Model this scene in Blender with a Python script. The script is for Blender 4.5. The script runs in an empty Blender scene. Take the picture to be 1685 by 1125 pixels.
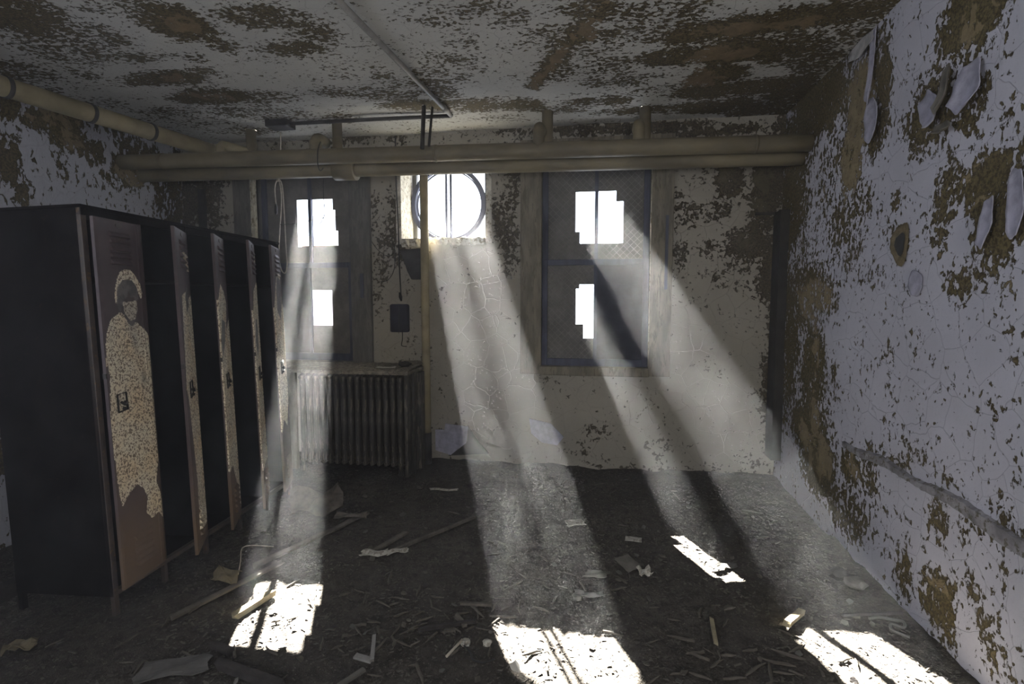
import bpy, bmesh, math, random
import numpy as np
from mathutils import Vector, Matrix
random.seed(7); rng = np.random.default_rng(7)
SC = bpy.context.scene
COL = SC.collection
PI = math.pi
R = math.radians

# ------------------------------------------------------------------ objects
class MB:
    """collects shapes into one mesh"""
    def __init__(s): s.v = []; s.f = []; s.sm = []
    def add(s, vs, fs, smooth=False):
        b = len(s.v); s.v += [tuple(v) for v in vs]
        s.f += [tuple(i + b for i in f) for f in fs]; s.sm += [smooth] * len(fs)
        return s
    def box(s, x0, x1, y0, y1, z0, z1):
        return s.add([(x0,y0,z0),(x1,y0,z0),(x1,y1,z0),(x0,y1,z0),(x0,y0,z1),(x1,y0,z1),(x1,y1,z1),(x0,y1,z1)],
            [(0,3,2,1),(4,5,6,7),(0,1,5,4),(1,2,6,5),(2,3,7,6),(3,0,4,7)])
    def tube(s, pts, r, n=12, cap=True, smooth=True):
        pts = [Vector(p) for p in pts]; m = len(pts)
        rs = r if isinstance(r, (list, tuple)) else [r] * m
        t = [(pts[min(i+1, m-1)] - pts[max(i-1, 0)]).normalized() for i in range(m)]
        a = Vector((0,0,1)) if abs(t[0].z) < .9 else Vector((1,0,0))
        u = t[0].cross(a).normalized(); vs = []
        for i in range(m):
            u = (u - t[i] * u.dot(t[i])).normalized(); w = t[i].cross(u)
            for k in range(n):
                c = 2 * PI * k / n
                vs.append(pts[i] + (u * math.cos(c) + w * math.sin(c)) * rs[i])
        fs = [(i*n+k, i*n+(k+1) % n, (i+1)*n+(k+1) % n, (i+1)*n+k) for i in range(m-1) for k in range(n)]
        s.add(vs, fs, smooth)
        if cap:
            b = len(s.v) - len(vs)
            s.f += [tuple(b + k for k in range(n))[::-1], tuple(b + (m-1)*n + k for k in range(n))]; s.sm += [False, False]
        return s
    def prism(s, poly, axis, a0, a1):
        """extrude 2D polygon; axis is the normal axis index"""
        def P(p, a):
            q = [0,0,0]; o = [i for i in range(3) if i != axis]; q[o[0]] = p[0]; q[o[1]] = p[1]; q[axis] = a; return tuple(q)
        n = len(poly)
        return s.add([P(p, a0) for p in poly] + [P(p, a1) for p in poly],
            [tuple(range(n)), tuple(range(2*n-1, n-1, -1))] + [(i, i+n, (i+1) % n + n, (i+1) % n) for i in range(n)])
    def build(s, name, mat, parent=None, bevel=0, loc=None):
        me = bpy.data.meshes.new(name); me.from_pydata(s.v, [], s.f); me.update()
        me.polygons.foreach_set('use_smooth', s.sm)
        bm = bmesh.new(); bm.from_mesh(me); bmesh.ops.recalc_face_normals(bm, faces=bm.faces); bm.to_mesh(me); bm.free()
        me.materials.append(mat)
        o = bpy.data.objects.new(name, me); COL.objects.link(o)
        if parent: o.parent = parent
        if loc: o.location = loc
        if bevel:
            m = o.modifiers.new('bevel', 'BEVEL'); m.width = bevel; m.segments = 2; m.limit_method = 'ANGLE'
        return o

def tag(o, label, cat, group=None, kind=None):
    if label: o['label'] = label
    if cat: o['category'] = cat
    if group: o['group'] = group
    if kind: o['kind'] = kind
    return o
def empty(name, loc=(0,0,0), rot=(0,0,0)):
    o = bpy.data.objects.new(name, None); COL.objects.link(o); o.location = loc; o.rotation_euler = rot
    o.empty_display_size = .1; return o

def vnoise(x, y, seed=0):
    """smooth 2D value noise"""
    g = np.random.default_rng(seed).random((256, 256))
    xi = np.floor(x).astype(int); yi = np.floor(y).astype(int); fx = x - xi; fy = y - yi
    fx = fx*fx*(3-2*fx); fy = fy*fy*(3-2*fy)
    G = lambda a, b: g[a % 256, b % 256]
    return (G(xi,yi)*(1-fx)+G(xi+1,yi)*fx)*(1-fy) + (G(xi,yi+1)*(1-fx)+G(xi+1,yi+1)*fx)*fy

# ------------------------------------------------------------------ materials
class NT:
    def __init__(s, name):
        s.m = bpy.data.materials.new(name); s.m.use_nodes = True; s.t = s.m.node_tree; s.t.nodes.clear()
        s.out = s.t.nodes.new('ShaderNodeOutputMaterial')
    def n(s, ty, **k):
        o = s.t.nodes.new(ty)
        for a, v in k.items():
            if a.startswith('i_'):
                key = a[2:]; key = int(key) if key.isdigit() else key.replace('_', ' ')
                s.set(o.inputs[key], v)
            else: setattr(o, a, v)
        return o
    def set(s, sock, v):
        if isinstance(v, bpy.types.NodeSocket): s.t.links.new(v, sock)
        elif hasattr(v, 'outputs'): s.t.links.new(v.outputs[0], sock)
        else:
            if isinstance(v, (tuple, list)) and len(v) == 3 and sock.type == 'RGBA': v = (*v, 1)
            sock.default_value = v
    def math(s, op, a, b=0.0, c=None, clamp=False):
        o = s.n('ShaderNodeMath', operation=op, use_clamp=clamp); s.set(o.inputs[0], a); s.set(o.inputs[1], b)
        if c is not None: s.set(o.inputs[2], c)
        return o.outputs[0]
    def mix(s, f, a, b, mode='MIX'):
        o = s.n('ShaderNodeMix', data_type='RGBA', blend_type=mode)
        s.set(o.inputs[0], f); s.set(o.inputs[6], a); s.set(o.inputs[7], b); return o.outputs[2]
    def step(s, v, lo, hi):
        o = s.n('ShaderNodeMapRange', interpolation_type='SMOOTHSTEP'); s.set(o.inputs[0], v)
        o.inputs[1].default_value = lo; o.inputs[2].default_value = hi; return o.outputs[0]
    def co(s, scale=(1,1,1)):
        t = s.n('ShaderNodeTexCoord'); mp = s.n('ShaderNodeMapping'); s.set(mp.inputs[0], t.outputs['Object'])
        mp.inputs['Scale'].default_value = scale; return mp.outputs[0]
    def noise(s, vec, scale, detail=2, rough=.5, dist=0):
        return s.n('ShaderNodeTexNoise', i_Vector=vec, i_Scale=scale, i_Detail=detail, i_Roughness=rough, i_Distortion=dist).outputs[0]
    def attr(s, name): return s.n('ShaderNodeAttribute', attribute_name=name).outputs['Fac']
    def bump(s, h, strength=.5, dist=.01, normal=None):
        b = s.n('ShaderNodeBump', i_Strength=strength, i_Distance=dist, i_Height=h)
        if normal: s.set(b.inputs['Normal'], normal)
        return b.outputs[0]
    def bsdf(s, color, rough=.8, normal=None, metal=0, spec=.3):
        b = s.n('ShaderNodeBsdfPrincipled'); s.set(b.inputs['Base Color'], color); s.set(b.inputs['Roughness'], rough)
        s.set(b.inputs['Metallic'], metal); s.set(b.inputs['Specular IOR Level'], spec)
        if normal is not None: s.set(b.inputs['Normal'], normal)
        s.set(s.out.inputs[0], b.outputs[0]); return b

def peel_mat(name, paint, under, tan, scale=(1,1,1), fine=42., crackle=0.):
    t = NT(name); c = t.co(scale); c1 = t.co()
    peel = t.attr('peel'); tanv = t.attr('tan')
    nf = t.noise(c, fine, 3, .62, .4); nm = t.noise(c, 9, 3, .6); nl = t.noise(c1, 2.2, 3)
    v = t.math('ADD', peel, t.math('MULTIPLY', t.math('SUBTRACT', nf, .5), 1.9))
    v = t.math('ADD', v, t.math('MULTIPLY', t.math('SUBTRACT', nm, .5), .95))
    mask = t.step(v, .485, .515)
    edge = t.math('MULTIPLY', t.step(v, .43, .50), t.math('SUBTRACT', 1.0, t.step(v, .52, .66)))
    tv = t.math('ADD', t.math('MULTIPLY', tanv, .8), t.math('MULTIPLY', t.math('SUBTRACT', t.noise(c1, 5.5, 5, .65, .5), .5), 2.6))
    tmask = t.step(tv, .42, .5)
    # paint: faint blotches, cracks and grime
    fib = t.noise(c1, 95, 2, .6)
    pc = t.mix(t.math('MULTIPLY', t.step(nl, .35, .75), .35), paint, tuple(x * .72 for x in paint))
    pc = t.mix(t.math('MULTIPLY', t.step(fib, .55, .75), .25), pc, tuple(x * .55 for x in paint))
    vo = t.n('ShaderNodeTexVoronoi', feature='DISTANCE_TO_EDGE', i_Vector=t.mix(.06, c1, t.n('ShaderNodeTexNoise', i_Vector=c1, i_Scale=6.).outputs[1]), i_Scale=5.5)
    crack = t.math('SUBTRACT', 1.0, t.step(vo.outputs[0], .0, .012))
    pc = t.mix(t.math('MULTIPLY', crack, .2), pc, tuple(x * .35 for x in paint))
    # bare layer: mottled plaster with dark flecks
    sp = t.noise(c1, 70, 3, .7)
    uc = t.mix(t.step(sp, .38, .62), tuple(x * .45 for x in under), tuple(x * 1.35 for x in under))
    tc = t.mix(t.step(t.noise(c1, 14, 4, .65), .35, .7), tuple(x * .72 for x in tan), tan)
    uc = t.mix(tmask, uc, tc)
    col = t.mix(mask, pc, uc)
    col = t.mix(t.math('MULTIPLY', edge, .6), col, tuple(x * .35 for x in under))  # dark ring paints the shadow of the flake edges into the colour
    h = t.math('ADD', t.math('MULTIPLY', t.math('SUBTRACT', 1.0, mask), 1.0), t.math('MULTIPLY', sp, t.math('MULTIPLY', mask, .9)))
    h = t.math('ADD', h, t.math('MULTIPLY', edge, .5))
    h = t.math('SUBTRACT', h, t.math('MULTIPLY', crack, .3))
    if crackle:
        cr = t.noise(t.co((1, 1, .35)), 22, 3, .6, .8)
        h = t.math('ADD', h, t.math('MULTIPLY', cr, crackle))
    t.bsdf(col, .82, t.bump(h, .8, .006), spec=.25)
    return t.m

def plain(name, col, rough=.7, metal=0, var=.35, scale=12, dirt=None, bump=.25, stretch=(1,1,1), spec=.3):
    t = NT(name); c = t.co(stretch); n = t.noise(c, scale, 4, .6)
    k = t.mix(t.step(n, .3, .7), tuple(x * (1 - var) for x in col), tuple(min(1, x * (1 + var * .5)) for x in col))
    if dirt:
        k = t.mix(t.step(t.noise(c, scale * 2.3, 4, .7), .52, .6), k, dirt)
    t.bsdf(k, rough, t.bump(t.noise(c, scale * 5, 3), bump, .004), metal, spec)
    return t.m

M = {}
UND = (.105, .082, .036); TANC = (.27, .215, .12)
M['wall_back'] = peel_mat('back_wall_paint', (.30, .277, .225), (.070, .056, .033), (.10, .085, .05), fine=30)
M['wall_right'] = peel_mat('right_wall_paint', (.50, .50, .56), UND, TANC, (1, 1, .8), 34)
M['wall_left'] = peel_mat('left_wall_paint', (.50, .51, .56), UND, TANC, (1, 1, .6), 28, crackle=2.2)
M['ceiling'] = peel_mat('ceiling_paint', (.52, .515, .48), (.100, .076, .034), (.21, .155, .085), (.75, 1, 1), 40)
M['reveal'] = plain('reveal_plaster', (.55, .53, .46), .9, var=.3, dirt=(.22,.19,.13), bump=.6)
M['pipe'] = plain('lagged_pipe_paint', (.17, .142, .085), .6, var=.35, scale=5, stretch=(.4,1,1), bump=.35)
M['pipe_light'] = plain('tan_pipe_paint', (.30, .255, .155), .6, var=.3, scale=5, bump=.3)
M['pipe_grey'] = plain('grey_conduit_paint', (.26, .25, .23), .5, var=.3, bump=.2)
M['dark_iron'] = plain('dark_iron', (.045, .042, .04), .6, var=.5, bump=.4)
M['casing'] = plain('casing_paint', (.115, .11, .095), .7, var=.35, scale=7, dirt=(.07,.07,.06), stretch=(3,3,.6))
M['casing_warm'] = plain('weathered_casing_paint', (.17, .15, .105), .75, var=.35, scale=6, dirt=(.10,.085,.055), stretch=(3,3,.6))
M['sash'] = plain('sash_paint', (.05, .055, .085), .55, var=.4, scale=8, stretch=(2,2,.5))
M['board'] = plain('dark_window_board', (.028, .03, .042), .7, var=.4)
M['edge_light'] = plain('chipped_jamb', (.5, .47, .36), .8, var=.3, dirt=(.2,.17,.10), scale=18, stretch=(1,1,.5))
M['radiator'] = plain('radiator_paint', (.05, .046, .038), .5, var=.4, scale=9, dirt=(.15,.135,.10), stretch=(2,2,.35), bump=.5)
M['shelf_dust'] = plain('dusty_shelf', (.20, .18, .14), .9, var=.4, scale=20, dirt=(.09,.08,.06), bump=.9)
M['wood'] = plain('old_wood', (.115, .10, .08), .85, var=.45, scale=16, stretch=(1,1,1), bump=.5)
M['wood_pale'] = plain('pale_split_wood', (.27, .23, .14), .85, var=.35, scale=16, bump=.4)
M['wood_dark'] = plain('dark_wood', (.035, .03, .027), .8, var=.4, scale=16, bump=.5)
M['paper'] = plain('dirty_paper', (.42, .40, .34), .9, var=.3, scale=14, dirt=(.22,.2,.16))
M['paper_old'] = plain('old_yellowed_card', (.15, .125, .075), .9, var=.3)
M['hole_rim'] = plain('crumbled_rim', (.17,.135,.075), .9, var=.4, scale=30, bump=.8)
M['flake'] = plain('paint_flake', (.44, .43, .42), .85, var=.3, scale=20)
M['ledge'] = plain('scarred_ledge', (.24, .235, .25), .9, var=.4, scale=14, dirt=(.10,.09,.07), bump=.8)
M['flake_lav'] = plain('lavender_flake', (.36, .355, .43), .85, var=.25, scale=20)
M['tile'] = plain('grey_tile', (.13, .12, .10), .8, var=.4, scale=10)
M['rope'] = plain('pale_cord', (.40, .36, .29), .8, var=.3, scale=30)
M['mesh_wire'] = plain('galvanised_mesh', (.24, .23, .20), .6, var=.2)
M['wire'] = plain('black_wire', (.02, .02, .02), .6)
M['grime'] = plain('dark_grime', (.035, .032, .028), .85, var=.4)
M['slate'] = plain('blue_black_slate', (.025, .025, .045), .5, var=.3)
M['crumbs'] = plain('floor_crumbs', (.095, .085, .07), .9, var=.6, scale=3)
M['plastic'] = plain('dusty_sheet', (.10, .095, .085), .6, var=.3, scale=6)
M['handle'] = plain('handle_metal', (.04, .038, .035), .45, metal=.6, var=.4)

t = NT('dirt_floor'); c = t.co()
a = t.noise(c, 2.2, 4, .6); b = t.noise(c, 17, 5, .7); d = t.noise(c, 75, 3, .7)
k = t.mix(t.step(a, .3, .7), (.046, .040, .033), (.085, .076, .062))
k = t.mix(t.step(b, .42, .66), k, (.032, .028, .024))
k = t.mix(t.math('MULTIPLY', t.step(d, .60, .68), .75), k, (.20, .18, .15))
k = t.mix(t.math('MULTIPLY', t.step(d, .42, .34), .7), k, (.02, .018, .015))
t.bsdf(k, .95, t.bump(t.math('ADD', b, t.math('MULTIPLY', d, .6)), 1.0, .02), spec=.15); M['floor'] = t.m

def glass_mat(name, col, trans, mix=.5, sp=50):
    t = NT(name); c = t.co(); n = t.noise(c, 6, 4, .65); s = t.noise(c, sp, 3, .6)
    k = t.mix(t.step(n, .3, .7), tuple(x*.6 for x in col), col); k = t.mix(t.math('MULTIPLY', t.step(s, .5, .65), .3), k, tuple(x*.4 for x in col))
    kt = t.mix(t.step(n, .3, .7), tuple(x*.7 for x in trans), trans); kt = t.mix(t.math('MULTIPLY', t.step(s, .5, .65), .5), kt, tuple(x*.3 for x in trans))
    df = t.n('ShaderNodeBsdfDiffuse', i_Color=k); tr = t.n('ShaderNodeBsdfTranslucent', i_Color=kt)
    ad = t.n('ShaderNodeAddShader'); t.set(ad.inputs[0], df.outputs[0]); t.set(ad.inputs[1], tr.outputs[0])
    t.set(t.out.inputs[0], ad.outputs[0]); return t.m
M['dirty_glass'] = glass_mat('dirty_glass', (.16, .15, .13), (.0042, .0044, .0046))
M['brick_glow'] = glass_mat('brick_glow_sheet', (.3, .22, .12), (.014, .0092, .0036), sp=90)  # translucent amber stands in for sunlit brick seen through the holes
M['frost'] = glass_mat('frosted_glass', (.5, .5, .5), (.22, .22, .24), sp=200)

# ---- measured wall wear: (u, w, ru, rw, strength) ellipses on each surface, in metres
PEEL = {
 'right':[(2.53,2.70,0.23,0.14,1.00),(2.66,2.52,0.26,0.07,0.60),(2.78,2.38,0.21,0.17,0.85),(2.53,2.35,0.15,0.13,0.70),(2.64,2.66,0.08,0.08,0.50),(4.10,2.91,0.55,0.26,0.95),(4.49,2.77,0.40,0.29,0.90),(4.57,2.32,0.35,0.49,0.85),(4.15,1.94,0.21,0.35,0.50),(3.85,2.43,0.19,0.24,0.50),(3.32,2.92,0.17,0.20,0.60),(3.28,2.52,0.17,0.20,0.75),(3.21,2.71,0.10,0.23,0.80),(3.52,2.09,0.36,0.18,0.55),(3.58,1.92,0.33,0.23,0.55),(3.97,2.21,0.21,0.21,0.50),(3.02,2.04,0.07,0.04,0.70),(2.39,1.97,0.20,0.14,0.85),(2.31,1.82,0.14,0.14,1.00),(2.61,1.99,0.10,0.19,0.65),(2.64,1.86,0.08,0.13,0.60),(2.42,1.66,0.16,0.09,0.55),(2.51,1.59,0.10,0.08,0.70),(2.94,1.81,0.08,0.08,1.00),(3.25,1.68,0.14,0.09,0.50),(4.23,1.59,0.61,0.23,0.80),(4.57,1.20,0.36,0.69,0.80),(3.99,1.03,0.24,0.34,0.85),(4.00,0.63,0.38,0.22,0.85),(3.82,0.42,0.30,0.25,0.95),(3.35,0.55,0.13,0.14,0.80),(3.14,0.59,0.10,0.15,0.70),(4.70,1.65,0.18,1.32,0.80),(3.61,1.08,0.05,0.08,0.60),(3.60,0.96,0.05,0.05,0.55),(2.99,1.23,0.07,0.04,0.50),(3.03,1.09,0.06,0.05,0.45),(2.66,1.26,0.04,0.03,0.45),(3.39,0.25,0.31,0.15,0.70),(3.05,0.42,0.12,0.08,0.50),(2.90,0.70,0.14,0.06,0.60),(2.55,0.55,0.10,0.08,0.65),(2.39,0.60,0.05,0.08,0.50),(2.74,0.19,0.09,0.12,0.75),(2.50,0.28,0.12,0.07,0.90),(2.49,0.17,0.14,0.08,0.85),(2.29,0.33,0.07,0.11,0.60),(2.25,0.64,0.06,0.07,0.55),(2.14,0.48,0.03,0.08,0.55),(2.15,0.23,0.06,0.14,0.60),(2.41,0.05,0.09,0.09,0.60),(2.71,0.81,0.10,0.06,0.50),(2.44,0.74,0.15,0.04,0.45),(2.17,0.70,0.12,0.06,0.55),(3.17,0.25,0.10,0.17,0.50),(2.91,0.25,0.11,0.06,0.40),(2.92,2.37,0.10,0.07,0.30),(2.29,2.24,0.05,0.03,0.50),(2.34,2.12,0.16,0.06,0.40),(2.22,2.11,0.06,0.13,0.40)],
 'back':[(1.37,2.50,0.13,0.35,1.00),(1.47,2.70,0.07,0.39,1.00),(1.07,2.56,0.12,0.21,0.95),(1.00,2.32,0.11,0.13,0.60),(1.26,2.01,0.22,0.14,0.95),(1.34,2.26,0.12,0.25,0.85),(1.41,1.75,0.09,0.30,0.90),(1.48,1.19,0.06,0.72,0.95),(1.43,0.77,0.07,0.42,0.75),(0.99,1.96,0.15,0.10,0.55),(0.71,2.27,0.15,0.11,0.55),(0.81,2.30,0.15,0.04,0.70),(0.68,2.48,0.09,0.10,0.35),(0.82,2.60,0.10,0.11,0.40),(0.68,1.91,0.07,0.16,0.55),(0.64,1.73,0.09,0.07,0.50),(0.90,1.73,0.12,0.05,0.50),(1.04,1.81,0.10,0.06,0.40),(1.24,1.78,0.12,0.05,0.50),(1.19,1.65,0.20,0.05,0.35),(0.81,2.01,0.06,0.07,0.40),(1.34,0.29,0.12,0.16,0.35),(1.02,0.84,0.10,0.10,0.30),(0.92,0.97,0.05,0.07,0.30),(0.96,2.94,0.44,0.06,0.75),(0.36,3.00,0.61,0.05,0.90),(-0.15,3.01,0.42,0.06,0.80),(-0.69,3.03,0.33,0.06,0.60),(-1.24,2.99,0.34,0.04,0.35),(-2.42,3.11,0.43,0.14,0.70),(-2.92,3.03,0.32,0.08,0.40),(-1.94,3.04,0.36,0.08,0.50),(-1.92,2.45,0.07,0.14,0.55),(-1.89,2.26,0.15,0.20,0.60),(-1.87,2.06,0.15,0.20,0.65),(-2.02,1.95,0.07,0.34,0.50),(-2.08,2.18,0.07,0.40,0.50),(-2.10,1.66,0.05,0.35,0.40),(-3.79,2.51,0.13,0.30,0.75),(-4.00,2.52,0.14,0.42,0.90),(-3.65,2.74,0.09,0.12,0.50),(-3.81,2.09,0.20,0.36,0.50),(-0.77,2.58,0.09,0.21,0.70),(-0.88,2.32,0.10,0.27,0.60),(-0.80,2.04,0.09,0.33,0.70),(-0.88,2.42,0.11,0.48,0.25),(-0.74,2.79,0.09,0.16,0.50),(-0.68,1.66,0.04,0.27,0.40),(0.01,0.33,0.14,0.07,0.50),(-0.15,0.19,0.17,0.07,0.35),(0.55,0.22,0.12,0.09,0.50),(0.36,0.33,0.08,0.06,0.30),(0.79,0.02,0.83,0.06,0.45),(1.02,0.76,0.10,0.07,0.25),(0.67,0.80,0.06,0.08,0.25),(-0.46,0.80,0.08,0.06,0.35),(-1.61,0.97,0.06,0.17,0.40),(-1.68,0.62,0.05,0.47,0.35),(-1.79,1.15,0.08,0.05,0.40),(-1.26,0.23,0.08,0.18,0.30),(1.32,0.13,0.15,0.10,0.40)],
 'ceil':[(-3.09,2.49,0.29,0.21,0.85),(-3.24,2.81,0.29,0.26,0.60),(-2.89,2.69,0.21,0.21,0.60),(-2.32,2.67,0.20,0.20,0.95),(-1.82,2.69,0.26,0.14,0.75),(-2.46,2.48,0.22,0.10,0.60),(-1.63,2.86,0.17,0.20,0.60),(-3.82,3.02,0.24,0.17,0.70),(-3.55,3.11,0.24,0.20,0.50),(-2.98,3.30,0.37,0.12,0.85),(-2.87,3.00,0.15,0.07,0.60),(-2.62,3.26,0.12,0.10,0.60),(-2.89,3.65,0.34,0.15,0.85),(-3.46,3.88,0.34,0.12,0.60),(-2.53,3.71,0.27,0.13,0.60),(-2.25,2.96,0.10,0.10,0.75),(-1.86,3.04,0.22,0.10,0.75),(-2.53,3.05,0.11,0.09,0.50),(-1.69,3.32,0.16,0.25,0.35),(-1.47,3.50,0.12,0.23,0.45),(-1.56,3.81,0.31,0.13,0.60),(-1.88,3.70,0.26,0.10,0.50),(-1.17,3.50,0.12,0.27,0.40),(-0.98,3.44,0.20,0.22,0.55),(-0.81,3.10,0.11,0.28,0.45),(-0.93,2.79,0.19,0.14,0.50),(-0.63,2.81,0.25,0.11,0.45),(-0.46,2.93,0.08,0.18,0.50),(-1.15,3.71,0.17,0.31,0.60),(-1.36,4.05,0.37,0.12,0.85),(-0.93,4.12,0.23,0.15,0.75),(-0.61,4.17,0.19,0.13,0.80),(-0.32,3.15,0.14,0.18,0.50),(-0.10,3.05,0.08,0.39,0.75),(-0.27,3.47,0.11,0.34,0.60),(-0.02,3.27,0.14,0.22,0.50),(-0.29,2.89,0.13,0.09,0.35),(0.22,2.98,0.38,0.11,0.60),(-0.10,2.86,0.19,0.08,0.60),(0.54,3.24,0.20,0.16,0.95),(0.76,3.21,0.20,0.15,1.00),(1.01,3.20,0.20,0.16,0.95),(1.24,3.16,0.19,0.14,0.85),(1.44,3.15,0.16,0.13,0.80),(0.52,3.53,0.22,0.12,0.95),(0.81,3.52,0.29,0.17,1.00),(1.13,3.54,0.25,0.22,0.85),(0.24,3.21,0.17,0.13,0.60),(0.07,3.25,0.14,0.16,0.60),(0.04,3.61,0.20,0.16,0.55),(0.38,3.53,0.15,0.12,0.90),(0.12,3.82,0.25,0.12,0.65),(0.78,3.87,0.20,0.18,1.00),(0.75,4.13,0.26,0.16,0.95),(0.35,4.07,0.22,0.14,0.50),(1.08,4.13,0.30,0.16,0.85),(1.36,4.23,0.18,0.36,0.90),(1.37,3.83,0.16,0.29,0.70),(0.00,4.19,0.27,0.12,0.70),(0.43,4.45,0.43,0.11,0.80),(0.90,4.46,0.43,0.16,0.90),(1.30,4.60,0.29,0.20,0.90),(-0.33,4.33,0.24,0.11,0.60),(-2.58,4.09,0.35,0.16,0.55),(-2.88,3.97,0.29,0.15,0.60),(-2.22,4.23,0.30,0.14,0.50),(-1.89,4.36,0.26,0.12,0.30),(-3.38,4.11,0.31,0.14,0.50),(-3.13,4.40,0.32,0.12,0.60),(-3.86,4.11,0.31,0.19,0.40),(-0.85,4.45,0.30,0.09,0.40),(-4.07,3.33,0.35,0.13,0.50),(-3.77,3.63,0.23,0.11,0.40),(1.42,3.44,0.17,0.23,0.60)],
 'left':[(3.27,2.88,0.25,0.08,0.90),(3.58,2.85,0.17,0.18,0.95),(3.77,2.74,0.13,0.12,0.70),(4.06,2.95,0.24,0.11,0.60),(3.13,2.48,0.10,0.17,0.95),(3.23,2.29,0.07,0.09,0.80),(3.51,2.51,0.05,0.12,0.60),(3.34,2.67,0.13,0.05,0.30),(4.14,2.68,0.22,0.15,0.90),(3.98,2.54,0.18,0.10,0.60),(4.35,2.56,0.17,0.17,0.50),(4.52,2.43,0.18,0.35,0.65),(4.71,2.58,0.16,0.48,0.80),(3.81,2.55,0.16,0.10,0.30),(4.24,2.87,0.26,0.08,0.80),(3.01,0.55,0.07,0.26,0.50),(4.70,2.28,0.14,0.24,0.70)],
}
TAN = {
 'right':[(3.49,2.73,0.17,0.20,1.00),(3.55,2.43,0.13,0.19,1.00),(4.05,1.54,0.33,0.15,1.00),(3.44,1.55,0.12,0.10,1.00),(3.09,1.49,0.07,0.06,1.00),(2.23,1.60,0.10,0.07,1.00),(3.82,0.46,0.28,0.17,0.90),(4.00,0.63,0.22,0.22,0.80),(2.53,2.68,0.19,0.11,0.60),(3.98,2.25,0.10,0.08,0.90),(2.50,0.28,0.08,0.05,0.90),(3.96,1.20,0.10,0.25,0.60),(3.31,0.57,0.10,0.11,0.70)],
 'back':[(1.31,2.46,0.10,0.25,0.80),(1.26,2.01,0.14,0.11,0.80),(1.07,2.56,0.09,0.15,0.70)],
 'ceil':[(-2.32,2.67,0.13,0.11,0.80),(0.67,3.24,0.24,0.10,0.80),(0.71,3.55,0.26,0.10,0.70),(0.66,3.90,0.21,0.17,0.80),(-2.98,3.30,0.21,0.07,0.70),(-2.89,3.65,0.23,0.08,0.70),(1.02,3.24,0.17,0.10,0.70),(-0.07,3.02,0.05,0.39,0.80),(-1.86,3.04,0.11,0.06,0.50)],
 'left':[(3.27,2.86,0.25,0.04,0.50),(4.13,2.65,0.19,0.11,0.70),(3.58,2.85,0.15,0.16,0.70)],
}
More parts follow.
